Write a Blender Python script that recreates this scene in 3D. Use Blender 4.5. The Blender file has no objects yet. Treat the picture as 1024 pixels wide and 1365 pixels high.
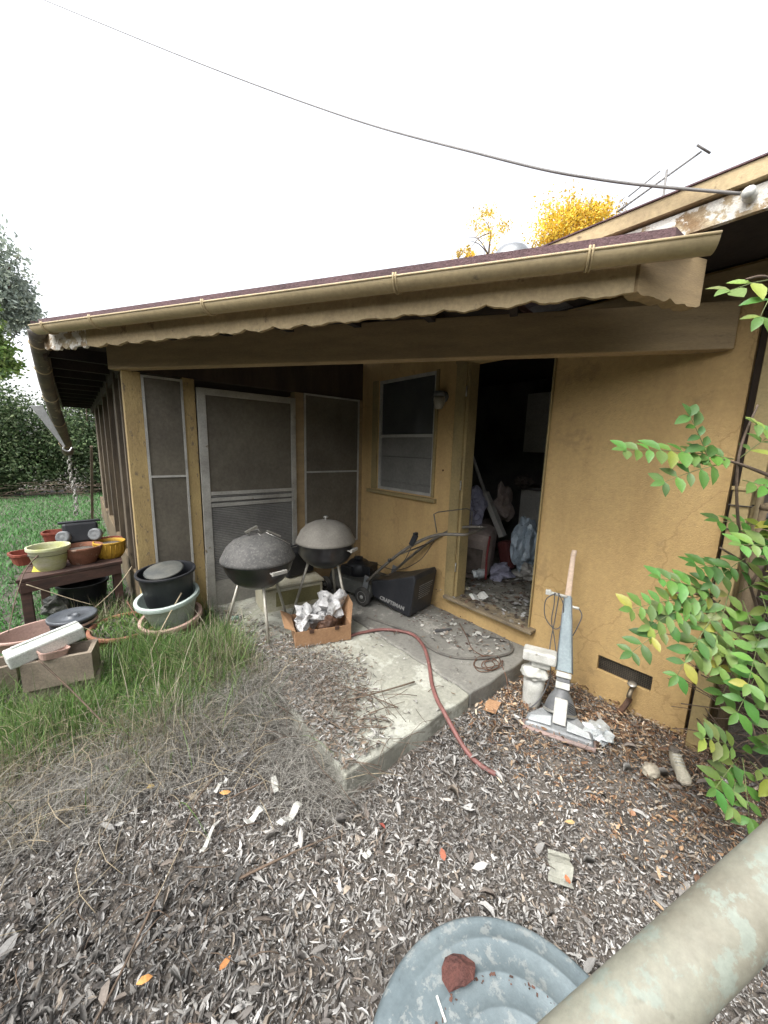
import bpy, bmesh, math, random
import numpy as np
from mathutils import Vector, Matrix, Euler
random.seed(7); rng = np.random.default_rng(11)
sc = bpy.context.scene; COL = sc.collection
PI = math.pi; R = math.radians
GZ = -0.13
# ------------------------------------------------------------------ materials
def sock(n, k, v):
    if k in n.inputs: n.inputs[k].default_value = v
def mat(name, c1, c2=None, rough=.8, scale=4.0, bump=.3, bscale=60., metal=0., c3=None, s3=9., t3=.62, fine=.25, coat=0., attr=False, trans=0., alpha=1., spec=.5, wave=None, stretch=None, streak=0, crack=0, grime=0):
    m = bpy.data.materials.new(name); m.use_nodes = True
    nt = m.node_tree; N = nt.nodes; L = nt.links; p = N['Principled BSDF']
    tc = N.new('ShaderNodeTexCoord'); src = tc.outputs['Object']
    if stretch:
        mp = N.new('ShaderNodeMapping'); mp.inputs['Scale'].default_value = stretch; L.new(src, mp.inputs[0]); src = mp.outputs[0]
    def noise(s, d=6, r=.6):
        n = N.new('ShaderNodeTexNoise'); n.inputs['Scale'].default_value = s; n.inputs['Detail'].default_value = d; n.inputs['Roughness'].default_value = r
        L.new(src, n.inputs['Vector']); return n.outputs['Fac']
    def ramp(f, a, b):
        r = N.new('ShaderNodeValToRGB'); r.color_ramp.elements[0].position = a; r.color_ramp.elements[1].position = b
        L.new(f, r.inputs[0]); return r.outputs['Color']
    def mix(f, a, b, mode='MIX'):
        x = N.new('ShaderNodeMix'); x.data_type = 'RGBA'; x.blend_type = mode
        if isinstance(f, float): x.inputs[0].default_value = f
        else: L.new(f, x.inputs[0])
        for i, v in ((6, a), (7, b)):
            if isinstance(v, tuple): x.inputs[i].default_value = (*v, 1)
            else: L.new(v, x.inputs[i])
        return x.outputs[2]
    if attr:
        a = N.new('ShaderNodeAttribute'); a.attribute_name = 'Col'; col = a.outputs['Color']
    else:
        c2 = c2 or tuple(min(1, v * .72) for v in c1)
        col = mix(ramp(noise(scale), .36, .64), c1, c2)
    if c3: col = mix(ramp(noise(s3, 8, .7), t3, t3 + .05), col, c3)
    if fine:
        g = ramp(noise(scale * 9 + 20, 4, .7), .25, .75)
        lo = mix(g, (1 - fine, 1 - fine, 1 - fine), (1.0 + fine * .4,) * 3)
        col = mix(1.0, col, lo, 'MULTIPLY')
    if streak:
        mp2 = N.new('ShaderNodeMapping'); mp2.inputs['Scale'].default_value = (5, 5, .6); L.new(tc.outputs['Object'], mp2.inputs[0]); sn = N.new('ShaderNodeTexNoise'); sn.inputs['Scale'].default_value = 1.0; sn.inputs['Detail'].default_value = 5; L.new(mp2.outputs[0], sn.inputs['Vector'])
        col = mix(1.0, col, mix(ramp(sn.outputs['Fac'], .45, .72), (1.03, 1.03, 1.03), (1 - streak, 1 - streak * 1.1, 1 - streak * 1.15)), 'MULTIPLY')
    if crack:
        vo = N.new('ShaderNodeTexVoronoi'); vo.feature = 'DISTANCE_TO_EDGE'; vo.inputs['Scale'].default_value = crack
        dn = N.new('ShaderNodeTexNoise'); dn.inputs['Scale'].default_value = 3; dn.inputs['Detail'].default_value = 6; L.new(tc.outputs['Object'], dn.inputs['Vector'])
        va_ = N.new('ShaderNodeVectorMath'); va_.operation = 'MULTIPLY_ADD'; L.new(dn.outputs['Color'], va_.inputs[0]); va_.inputs[1].default_value = (.6, .6, .6); L.new(tc.outputs['Object'], va_.inputs[2]); L.new(va_.outputs[0], vo.inputs['Vector'])
        col = mix(ramp(vo.outputs['Distance'], .0, .0035), mix(1.0, col, (.80, .78, .76), 'MULTIPLY'), col)
    if grime: col = mix(ramp(noise(38, 3, .6), .66, .72), col, mix(1.0, col, (1 - grime,) * 3, 'MULTIPLY'))
    h = noise(bscale, 5, .65)
    if wave:
        w = N.new('ShaderNodeTexWave'); w.inputs['Scale'].default_value = wave[0]; w.bands_direction = wave[1]; w.inputs['Distortion'].default_value = wave[2]; w.inputs['Detail'].default_value = 3
        L.new(src, w.inputs['Vector'])
        col = mix(ramp(w.outputs['Fac'], .1, .9), col, mix(1.0, col, (wave[3],) * 3, 'MULTIPLY')); h = w.outputs['Fac']
    L.new(col, p.inputs['Base Color'])
    rr = N.new('ShaderNodeMapRange'); L.new(h, rr.inputs[0]); rr.inputs[3].default_value = max(0, rough - .12); rr.inputs[4].default_value = min(1, rough + .12)
    L.new(rr.outputs[0], p.inputs['Roughness'])
    if bump:
        b = N.new('ShaderNodeBump'); b.inputs['Strength'].default_value = bump; b.inputs['Distance'].default_value = .01
        L.new(h, b.inputs['Height']); L.new(b.outputs[0], p.inputs['Normal'])
    sock(p, 'Metallic', metal); sock(p, 'Coat Weight', coat); sock(p, 'Alpha', alpha); sock(p, 'Specular IOR Level', spec)
    if trans:
        t = N.new('ShaderNodeBsdfTranslucent'); L.new(col, t.inputs[0]); ms = N.new('ShaderNodeMixShader'); ms.inputs[0].default_value = trans
        L.new(p.outputs[0], ms.inputs[1]); L.new(t.outputs[0], ms.inputs[2]); L.new(ms.outputs[0], N['Material Output'].inputs[0])
    return m
M = {}
M['stucco'] = mat('ochre_stucco', (.585, .405, .18), (.51, .345, .15), .92, 1.3, .7, 120, c3=(.44, .30, .135), s3=2.6, t3=.60, fine=.15, streak=.12, crack=.45, grime=.14)
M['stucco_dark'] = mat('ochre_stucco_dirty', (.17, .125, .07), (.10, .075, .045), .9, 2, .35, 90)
M['beam'] = mat('painted_beam', (.40, .29, .155), (.31, .225, .125), .8, 3, .25, 40, stretch=(1, 1, 6), c3=(.22, .16, .09), s3=3, t3=.64)
M['fascia'] = mat('tan_paint', (.47, .36, .20), (.38, .29, .16), .75, 3, .35, 40, c3=(.22, .16, .09), s3=7, t3=.60, streak=.15)
M['peel'] = mat('peeling_paint', (.50, .42, .28), (.25, .16, .08), .85, 12, .9, 40, c3=(.72, .69, .62), s3=13, t3=.48)
M['gutter'] = mat('gutter_paint', (.47, .37, .21), (.38, .30, .17), .5, 2.2, .12, 30, c3=(.26, .21, .13), s3=5, t3=.62, fine=.2)
M['oldgutter'] = mat('old_gutter', (.2, .16, .11), (.1, .09, .08), .7, 5, .3, 40, c3=(.35, .3, .2), s3=8, t3=.6)
M['roofing'] = mat('purple_roofing', (.155, .092, .097), (.105, .066, .07), .95, 5, .8, 90, fine=.4)
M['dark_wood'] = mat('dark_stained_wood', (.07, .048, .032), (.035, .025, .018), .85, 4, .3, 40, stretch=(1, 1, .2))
M['soffit'] = mat('dark_soffit', (.045, .033, .028), (.022, .018, .017), .9, 3, .3, 30)  # even, very dark brown for soffits, rafters and hedge cores
M['stud'] = mat('weathered_stud', (.17, .13, .085), (.09, .07, .05), .85, 5, .4, 50, c3=(.06, .045, .03), s3=6, t3=.6, stretch=(3, 3, .5))
M['post'] = mat('peeling_post', (.42, .31, .135), (.31, .22, .10), .85, 5, .6, 50, c3=(.20, .15, .09), s3=22, t3=.57, stretch=(1, 1, .5))
M['trim'] = mat('olive_tan_trim', (.36, .27, .12), (.27, .21, .10), .8, 4, .2, 50, c3=(.12, .09, .05), s3=7, t3=.68)
M['alu'] = mat('aged_aluminium', (.50, .49, .45), (.34, .33, .30), .5, 5, .1, 60, metal=.35, c3=(.22, .18, .12), s3=9, t3=.64)
M['whiteframe'] = mat('off_white_frame', (.46, .45, .41), (.34, .33, .30), .6, 7, .1, 60)
M['screen'] = mat('dusty_screen_mesh', (.165, .148, .115), (.115, .102, .082), .85, 2, .25, 300, fine=.25, stretch=(1, 1, .8), spec=.2)
M['screen_low'] = mat('grey_lattice_mesh', (.24, .235, .215), (.17, .165, .155), .75, 3, .5, 200, wave=(18, 'Z', 1.5, .62))
M['kick'] = mat('scuffed_panel', (.33, .32, .285), (.23, .22, .20), .6, 5, .1, 60, c3=(.14, .12, .09), s3=12, t3=.64)
M['glass'] = mat('window_glass', (.075, .08, .08), (.05, .055, .058), .22, 2, .02, 5, spec=.6, fine=.1)
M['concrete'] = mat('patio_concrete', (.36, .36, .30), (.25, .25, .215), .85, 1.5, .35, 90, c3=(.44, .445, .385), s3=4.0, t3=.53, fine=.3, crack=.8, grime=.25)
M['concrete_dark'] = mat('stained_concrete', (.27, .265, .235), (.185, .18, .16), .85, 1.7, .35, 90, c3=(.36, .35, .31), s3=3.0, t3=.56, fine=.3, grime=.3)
M['sill'] = mat('dirty_sill_wood', (.30, .24, .15), (.16, .13, .09), .8, 8, .4, 50, stretch=(1, 1, 3))
M['soil'] = mat('dark_soil', (.17, .15, .128), (.09, .078, .066), .95, 5, 1., 70, fine=.4)
M['black'] = mat('black_enamel', (.017, .018, .021), (.03, .03, .032), .33, 6, .04, 30, coat=.25)
M['lid1'] = mat('speckled_lid', (.06, .06, .058), (.11, .107, .10), .75, 9, .3, 90, c3=(.135, .13, .122), s3=50, t3=.53, grime=.3)
M['lid2'] = mat('dusty_lid', (.235, .22, .19), (.175, .163, .14), .85, 6, .1, 60, c3=(.14, .125, .105), s3=18, t3=.66, grime=.25)
M['chrome'] = mat('dull_chrome', (.55, .54, .5), (.4, .39, .36), .35, 9, .05, 60, metal=.8)
M['legmetal'] = mat('aged_leg_tube', (.5, .48, .41), (.33, .31, .26), .5, 9, .1, 60, metal=.4)
M['blkplastic'] = mat('black_plastic', (.014, .016, .020), (.026, .027, .031), .45, 5, .05, 80, c3=(.075, .07, .065), s3=3, t3=.66)
M['greyplastic'] = mat('grey_plastic', (.15, .16, .17), (.22, .23, .235), .5, 7, .1, 60)
M['moss'] = mat('dusty_dark_metal', (.06, .065, .062), (.115, .115, .10), .7, 7, .2, 60)
M['tubing'] = mat('handle_tubing', (.10, .095, .085), (.19, .17, .14), .5, 14, .1, 60, metal=.3)
M['wheel'] = mat('wheel_rubber', (.03, .03, .03), (.06, .057, .05), .85, 12, .2, 90)
M['hub'] = mat('wheel_hub', (.36, .36, .34), (.2, .2, .19), .6, 14, .1, 60)
M['card'] = mat('corrugated_card', (.40, .235, .125), (.33, .19, .10), .85, 4, .1, 60, wave=(30, 'X', .4, .93))
M['paper'] = mat('newsprint', (.62, .62, .61), (.42, .42, .42), .8, 22, .5, 30, c3=(.16, .16, .17), s3=34, t3=.57)
M['clutter'] = mat('dark_clutter', (.16, .13, .11), (.08, .065, .055), .8, 9, .3, 40)
M['brown'] = mat('brown_leather', (.10, .05, .028), (.055, .028, .018), .7, 14, .4, 60)
M['cream'] = mat('cream_plastic', (.50, .48, .38), (.38, .35, .24), .6, 6, .1, 60, c3=(.25, .2, .11), s3=6, t3=.6)
M['mint'] = mat('mint_plastic', (.50, .585, .535), (.42, .50, .46), .55, 5, .06, 60, c3=(.32, .34, .3), s3=8, t3=.66)
M['pink'] = mat('pink_plastic', (.55, .37, .31), (.45, .30, .25), .6, 5, .06, 60, c3=(.30, .22, .17), s3=8, t3=.62)
M['terra'] = mat('terracotta', (.31, .14, .085), (.22, .10, .06), .85, 9, .15, 60, c3=(.40, .28, .21), s3=9, t3=.6)
M['redterra'] = mat('red_clay_plastic', (.30, .075, .045), (.20, .055, .035), .7, 7, .1, 60)
M['lime'] = mat('faded_yellow_green_pot', (.62, .62, .46), (.47, .50, .20), .6, 4, .1, 60, stretch=(1, 1, 3))
M['amber'] = mat('amber_pot', (.62, .37, .045), (.5, .29, .03), .55, 10, .4, 30, stretch=(4, 4, 1))
M['yellow'] = mat('yellow_plastic', (.75, .68, .08), rough=.5)
M['redwood'] = mat('old_red_table_wood', (.105, .055, .042), (.055, .034, .028), .8, 5, .4, 50, stretch=(.5, 4, 4), c3=(.17, .12, .09), s3=12, t3=.64)
M['block'] = mat('concrete_block', (.34, .285, .215), (.25, .205, .155), .95, 6, .7, 150, fine=.35, c3=(.17, .15, .11), s3=5, t3=.64)
M['foam'] = mat('pitted_white_block', (.72, .74, .69), (.60, .63, .58), .9, 12, .8, 120, c3=(.42, .46, .38), s3=30, t3=.6)
M['hose'] = mat('red_rubber_hose', (.25, .105, .095), (.17, .075, .065), .6, 9, .1, 60, c3=(.34, .17, .14), s3=12, t3=.6)
M['cord'] = mat('grey_cord', (.10, .095, .085), (.16, .15, .13), .7, 9, .1, 60)
M['vacblue'] = mat('grey_blue_bag_cloth', (.29, .35, .37), (.23, .28, .30), .7, 4, .2, 60, c3=(.18, .2, .2), s3=6, t3=.68)
M['vacgrey'] = mat('cast_grey_metal', (.34, .355, .36), (.20, .21, .215), .42, 8, .1, 60, metal=.35, c3=(.5, .5, .48), s3=9, t3=.62)
M['vacdark'] = mat('dark_grey_casing', (.10, .105, .11), (.17, .175, .175), .5, 9, .1, 60)
M['salmon'] = mat('salmon_handle_plastic', (.62, .47, .35), (.55, .41, .30), .5, 4, .04, 60)
M['salmon2'] = mat('pale_bumper_rubber', (.38, .27, .24), (.28, .22, .2), .7, 14, .1, 60)
M['white'] = mat('dirty_white_plastic', (.62, .62, .58), (.45, .45, .41), .6, 12, .1, 60, c3=(.3, .28, .25), s3=14, t3=.62)
M['foil'] = mat('crumpled_grey_plastic', (.55, .58, .58), (.40, .43, .44), .35, 14, .6, 30, metal=.15)
M['rust'] = mat('rusty_iron', (.17, .085, .05), (.10, .06, .042), .9, 14, .5, 80)
M['brass'] = mat('dull_brass', (.24, .20, .14), (.14, .12, .09), .5, 18, .2, 60, metal=.6)
M['vent'] = mat('vent_screen', (.07, .065, .055), (.035, .033, .03), .85, 9, .9, 160)
M['binlid'] = mat('galvanised_blue_grey', (.175, .215, .225), (.125, .16, .172), .65, 5, .2, 40, metal=.1, c3=(.24, .265, .26), s3=30, t3=.54, grime=.3, fine=.2)
M['brick'] = mat('red_brick', (.135, .052, .04), (.09, .038, .032), .95, 18, 1., 90, fine=.4)
M['pipe'] = mat('mottled_green_galvanised', (.235, .235, .185), (.18, .17, .13), .65, 11, .12, 50, c3=(.215, .24, .20), s3=34, t3=.52, grime=.25, fine=.2)
M['greypipe'] = mat('dark_grey_rail', (.10, .10, .105), (.07, .07, .07), .5, 7, .1, 60)
M['wire'] = mat('dull_wire', (.07, .06, .05), rough=.7, bump=0)
M['cable'] = mat('overhead_cable', (.20, .19, .18), rough=.7, bump=0)
M['room'] = mat('dark_interior_paint', (.20, .19, .175), (.13, .12, .115), .85, 3, .1, 40)
M['cab'] = mat('painted_cabinet', (.62, .61, .56), (.52, .51, .47), .6, 3, .05, 40)
M['floor'] = mat('filthy_floor', (.32, .31, .26), (.20, .19, .155), .75, 5, .5, 60, c3=(.06, .05, .04), s3=7, t3=.58)
M['bluebag'] = mat('pale_blue_plastic_bag', (.50, .60, .68), (.38, .48, .56), .3, 8, .8, 22, coat=.3)
M['lilac'] = mat('grey_lilac_cloth', (.30, .30, .38), (.22, .22, .29), .8, 7, .4, 30)
M['taupe'] = mat('taupe_luggage_cloth', (.34, .28, .25), (.25, .20, .17), .85, 7, .3, 60)
M['red'] = mat('deep_red_fabric', (.22, .03, .03), rough=.7)
M['bark'] = mat('bark', (.16, .11, .08), (.09, .07, .055), .9, 8, .6, 40, stretch=(3, 3, .6))
M['twig'] = mat('dry_twig', (.17, .12, .085), (.10, .075, .055), .9, 20, .4, 60)
M['straw'] = mat('pale_straw', (.42, .35, .24), (.32, .27, .18), .8, 20, .2, 60)
M['leaf'] = mat('litter_leaf', (.5, .5, .5), rough=.85, bump=.3, bscale=140, attr=True, fine=.3, scale=12)
M['green'] = mat('green_leaf', (.5, .5, .5), rough=.45, bump=.15, bscale=60, attr=True, fine=.15, trans=.3, scale=6)
M['grass'] = mat('grass_blade', (.5, .5, .5), rough=.6, bump=0, attr=True, fine=.1, trans=.25)
M['crown'] = mat('tree_foliage', (.5, .5, .5), rough=.7, bump=0, attr=True, fine=.1, trans=.3)
M['silver'] = mat('silver_vent_metal', (.30, .31, .32), rough=.4, metal=.5)
M['rock'] = mat('pale_stone', (.42, .38, .30), (.3, .27, .22), .9, 9, .5, 60)
M['shoe'] = mat('muddy_canvas', (.52, .49, .39), (.36, .33, .26), .85, 14, .4, 60)
M['lamp'] = mat('lamp_glass', (.36, .34, .28), (.25, .23, .19), .3, 9, .2, 60)
M['letter'] = mat('white_lettering', (.30, .30, .29), rough=.6, bump=0)

# ------------------------------------------------------------------ mesh building
class MB:
    def __init__(s): s.v = []; s.f = []; s.sm = []
    def add(s, vs, fs, smooth=False):
        n = len(s.v); s.v += [tuple(v) for v in vs]; s.f += [tuple(i + n for i in f) for f in fs]; s.sm += [smooth] * len(fs); return s
    def box(s, c, d, rot=(0, 0, 0), bev=.0):
        c = Vector(c); q = Euler(rot).to_matrix(); h = [x / 2 for x in d]
        if bev:
            bm = bmesh.new(); bmesh.ops.create_cube(bm, size=1); bmesh.ops.scale(bm, vec=d, verts=bm.verts)
            bmesh.ops.bevel(bm, geom=bm.edges[:], offset=bev, segments=2, affect='EDGES', profile=.5)
            vs = [c + q @ v.co for v in bm.verts]; bm.verts.index_update(); fs = [[v.index for v in f.verts] for f in bm.faces]; bm.free()
            return s.add(vs, fs)
        vs = [c + q @ Vector((sx * h[0], sy * h[1], sz * h[2])) for sx in (-1, 1) for sy in (-1, 1) for sz in (-1, 1)]
        return s.add(vs, [(0, 1, 3, 2), (4, 6, 7, 5), (0, 4, 5, 1), (2, 3, 7, 6), (0, 2, 6, 4), (1, 5, 7, 3)])
    def bar(s, a, b, w, h, up=(0, 0, 1)):
        a = Vector(a); b = Vector(b); d = (b - a).normalized(); u = Vector(up); sd = d.cross(u).normalized(); u = sd.cross(d)
        vs = [p + sd * sx * w / 2 + u * sz * h / 2 for p in (a, b) for sx, sz in ((-1, -1), (1, -1), (1, 1), (-1, 1))]
        return s.add(vs, [(3, 2, 1, 0), (4, 5, 6, 7), (0, 1, 5, 4), (1, 2, 6, 5), (2, 3, 7, 6), (3, 0, 4, 7)])
    def tube(s, pts, r, seg=8, caps=True, smooth=True, closed=False):
        pts = [Vector(p) for p in pts]; n = len(pts); vs = []; prev = None
        for i, p in enumerate(pts):
            a = pts[max(0, i - 1)] if not closed else pts[i - 1]; b = pts[min(n - 1, i + 1)] if not closed else pts[(i + 1) % n]
            d = (b - a).normalized()
            if prev is None:
                u = d.orthogonal().normalized()
            else:
                u = (prev - d * prev.dot(d)).normalized()
            prev = u; w = d.cross(u); rr = r[i] if isinstance(r, (list, tuple)) else r
            vs += [p + (u * math.cos(2 * PI * k / seg) + w * math.sin(2 * PI * k / seg)) * rr for k in range(seg)]
        fs = []
        for i in range(n if closed else n - 1):
            j = (i + 1) % n
            fs += [(i * seg + k, i * seg + (k + 1) % seg, j * seg + (k + 1) % seg, j * seg + k) for k in range(seg)]
        if caps and not closed:
            fs += [tuple(range(seg))[::-1], tuple((n - 1) * seg + k for k in range(seg))]
        return s.add(vs, fs, smooth)
    def lathe(s, prof, c=(0, 0, 0), rot=(0, 0, 0), seg=32, sx=1, sy=1, smooth=True, wob=0):
        c = Vector(c); q = Euler(rot).to_matrix(); vs = []; n = len(prof)
        ph = [1 + wob * math.sin(3 * 2 * PI * k / seg + 1) for k in range(seg)]
        for (r, z) in prof:
            vs += [c + q @ Vector((r * sx * ph[k] * math.cos(2 * PI * k / seg), r * sy * ph[k] * math.sin(2 * PI * k / seg), z)) for k in range(seg)]
        fs = [(i * seg + k, i * seg + (k + 1) % seg, (i + 1) * seg + (k + 1) % seg, (i + 1) * seg + k) for i in range(n - 1) for k in range(seg)]
        if prof[0][0] > 1e-4: fs.append(tuple(range(seg))[::-1])
        if prof[-1][0] > 1e-4 and prof[-1][1] != prof[0][1]: fs.append(tuple((n - 1) * seg + k for k in range(seg)))
        return s.add(vs, fs, smooth)
    def prism(s, poly, ext):
        e = Vector(ext); n = len(poly); a = [Vector(p) for p in poly]; vs = a + [p + e for p in a]
        return s.add(vs, [tuple(range(n))[::-1], tuple(range(n, 2 * n))] + [(i, (i + 1) % n, n + (i + 1) % n, n + i) for i in range(n)])
    def build(s, name, m, parent=None, bev=0, xf=None, solid=0):
        me = bpy.data.meshes.new(name); vs = s.v
        if xf is not None: vs = [xf @ Vector(v) for v in vs]
        off = Vector((0, 0, 0))
        if parent is not None and not parent.get('local'):
            p = parent
            while p is not None: off += p.location; p = p.parent
            vs = [Vector(v) - off for v in vs]
        me.from_pydata([tuple(v) for v in vs], [], s.f); me.update()
        me.polygons.foreach_set('use_smooth', s.sm)
        bm = bmesh.new(); bm.from_mesh(me); bmesh.ops.recalc_face_normals(bm, faces=bm.faces); bm.to_mesh(me); bm.free()
        o = bpy.data.objects.new(name, me); COL.objects.link(o); me.materials.append(M[m] if isinstance(m, str) else m)
        if parent is not None:
            o.parent = parent
            if parent.get('local'): o['local'] = 1
        if bev:
            b = o.modifiers.new('bevel', 'BEVEL'); b.width = bev; b.segments = 2; b.limit_method = 'ANGLE'; b.angle_limit = R(40)
        if solid:
            b = o.modifiers.new('solid', 'SOLIDIFY'); b.thickness = solid; b.offset = -1
        return o
def tag(o, label=None, cat=None, group=None, kind=None):
    if label: o['label'] = label
    if cat: o['category'] = cat
    if group: o['group'] = group
    if kind: o['kind'] = kind
    return o
def empty(name, loc, label, cat, group=None, local=False, rz=0):
    o = bpy.data.objects.new(name, None); COL.objects.link(o); o.location = loc; o.empty_display_size = .1
    if local: o['local'] = 1; o.rotation_euler = (0, 0, rz)
    return tag(o, label, cat, group)
def copy_tree(o, parent=None):
    c = o.copy(); COL.objects.link(c); c.parent = parent
    for ch in list(o.children): copy_tree(ch, c)
    return c
def npmesh(name, V, F, m, cols=None, parent=None, smooth=False):
    """V (n,3), F (k,4) numpy; cols (n,3)"""
    me = bpy.data.meshes.new(name); me.vertices.add(len(V)); me.vertices.foreach_set('co', V.astype(np.float32).ravel())
    k = F.shape[1]; me.loops.add(F.size); me.loops.foreach_set('vertex_index', F.astype(np.int32).ravel())
    me.polygons.add(len(F)); me.polygons.foreach_set('loop_start', np.arange(0, F.size, k, dtype=np.int32)); me.polygons.foreach_set('loop_total', np.full(len(F), k, dtype=np.int32))
    me.polygons.foreach_set('use_smooth', np.full(len(F), smooth))
    me.update(calc_edges=True)
    if cols is not None:
        a = me.color_attributes.new('Col', 'FLOAT_COLOR', 'POINT'); c4 = np.ones((len(V), 4), np.float32); c4[:, :3] = cols; a.data.foreach_set('color', c4.ravel())
    o = bpy.data.objects.new(name, me); COL.objects.link(o); me.materials.append(M[m] if isinstance(m, str) else m)
    if parent is not None: o.parent = parent
    return o
def smooth_path(pts, n=8):
    P = [Vector(p) for p in pts]; out = []
    for i in range(len(P) - 1):
        a = P[max(0, i - 1)]; b = P[i]; c = P[i + 1]; d = P[min(len(P) - 1, i + 2)]
        for k in range(n):
            t = k / n; out.append(.5 * ((2 * b) + (c - a) * t + (2 * a - 5 * b + 4 * c - d) * t * t + (3 * b - a - 3 * c + d) * t ** 3))
    out.append(P[-1]); return out

# ------------------------------------------------------------------ camera
cd = bpy.data.cameras.new('camera'); cam = bpy.data.objects.new('camera', cd); COL.objects.link(cam)
cd.sensor_fit = 'HORIZONTAL'; cd.sensor_width = 36; cd.lens = 488.51 / 1024 * 36; cd.clip_start = .02; cd.clip_end = 500
Fw = Vector((0.63344321, 0.75456542, -0.17140809)); Rt = Vector((0.76860219, -0.63917141, 0.02665683)); Up = Vector((0.08944483, 0.14863022, 0.98483942))
cam.matrix_world = Matrix(((Rt.x, Up.x, -Fw.x, 0), (Rt.y, Up.y, -Fw.y, 0), (Rt.z, Up.z, -Fw.z, 1.62), (0, 0, 0, 1)))
sc.camera = cam
# ------------------------------------------------------------------ light
w = bpy.data.worlds.new('World'); sc.world = w; w.use_nodes = True; nt = w.node_tree; bg = nt.nodes['Background']
sky = nt.nodes.new('ShaderNodeTexSky'); sky.sky_type = 'NISHITA'; sky.sun_disc = False
SE, SA = R(58), R(265)      # sun elevation; compass direction it stands in, measured from +Y clockwise
sky.sun_elevation = SE; sky.sun_rotation = SA; sky.dust_density = 4; sky.air_density = 1
hs = nt.nodes.new('ShaderNodeHueSaturation'); hs.inputs['Saturation'].default_value = .18
nt.links.new(sky.outputs[0], hs.inputs['Color']); nt.links.new(hs.outputs[0], bg.inputs[0]); bg.inputs[1].default_value = .15
sl = bpy.data.lights.new('sun', 'SUN'); so = bpy.data.objects.new('sun', sl); COL.objects.link(so); sl.energy = .6; sl.angle = R(30); sl.color = (1, .96, .9)
sd = Vector((math.sin(SA) * math.cos(SE), math.cos(SA) * math.cos(SE), math.sin(SE)))
so.rotation_euler = sd.to_track_quat('Z', 'Y').to_euler()
sc.view_settings.view_transform = 'Standard'; sc.view_settings.look = 'None'; sc.view_settings.exposure = 1.75; sc.view_settings.gamma = 1

# ------------------------------------------------------------------ ground
def hump(x, y):
    return .018 * np.sin(x * 2.1 + 1) * np.cos(y * 1.7) + .010 * np.sin(x * 5.3 + y * 4.1) + .006 * np.sin(x * 11 - y * 9)
def sstep(t): t = np.clip(t, 0, 1); return t * t * (3 - 2 * t)
def gh(x, y):
    rise = .115 * sstep((y - 1.75) / .55) * sstep((x + .35) / .9) * (1 - sstep((y - 3.6) / .4)) * (1 - sstep((x - .95) / .1))
    return GZ + hump(x, y) * np.clip(1.6 - np.hypot(x - 1, y - 1.5) / 5, .4, 1) + rise
def ground():
    xs = np.concatenate([np.linspace(-250, -8, 12), np.linspace(-6, 4, 140), np.linspace(6, 250, 12)])
    ys = np.concatenate([np.linspace(-250, -5, 12), np.linspace(-2, 8, 140), np.linspace(9, 250, 24)])
    X, Y = np.meshgrid(xs, ys, indexing='ij'); Z = gh(X, Y); Z = np.where((np.abs(X) > 5) | (Y > 8), GZ - .0, Z)
    V = np.stack([X, Y, Z], -1).reshape(-1, 3); n = len(ys); i, j = np.meshgrid(np.arange(len(xs) - 1), np.arange(n - 1), indexing='ij'); a = (i * n + j).ravel()
    F = np.stack([a, a + n, a + n + 1, a + 1], -1)
    return npmesh('ground', V, F, 'soil', smooth=True)
tag(ground(), 'bare dark soil of the yard', None, kind='structure')

def slab():
    mb = MB(); x0, x1, xm, y0, y1 = .90, 2.776, 1.91, 1.31, 3.77
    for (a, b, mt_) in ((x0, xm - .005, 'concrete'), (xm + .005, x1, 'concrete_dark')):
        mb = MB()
        bm = bmesh.new(); bmesh.ops.create_grid(bm, x_segments=24, y_segments=40, size=.5)
        vs = []
        for v in bm.verts:
            x = a + (v.co.x + .5) * (b - a); y = y0 + (v.co.y + .5) * (y1 - y0)
            vs.append((x + .006 * math.sin(y * 23) * (abs(v.co.x) > .49), y + .006 * math.sin(x * 19 + 2) * (v.co.y < -.49), 0 + .003 * math.sin(x * 7) * math.sin(y * 5)))
        bm.verts.index_update(); fs = [[v.index for v in f.verts] for f in bm.faces]
        edge = [e for e in bm.edges if len(e.link_faces) == 1]
        n = len(vs); base = {}
        for e in edge:
            for v in e.verts:
                if v.index not in base: base[v.index] = len(vs); p = vs[v.index]; vs.append((p[0], p[1], -.30))
            i, j = e.verts[0].index, e.verts[1].index; fs.append([i, j, base[j], base[i]])
        bm.free(); mb.add(vs, fs)
        o = mb.build('patio_slab', mt_, bev=.012); tag(o, kind='structure')
slab()

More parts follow.
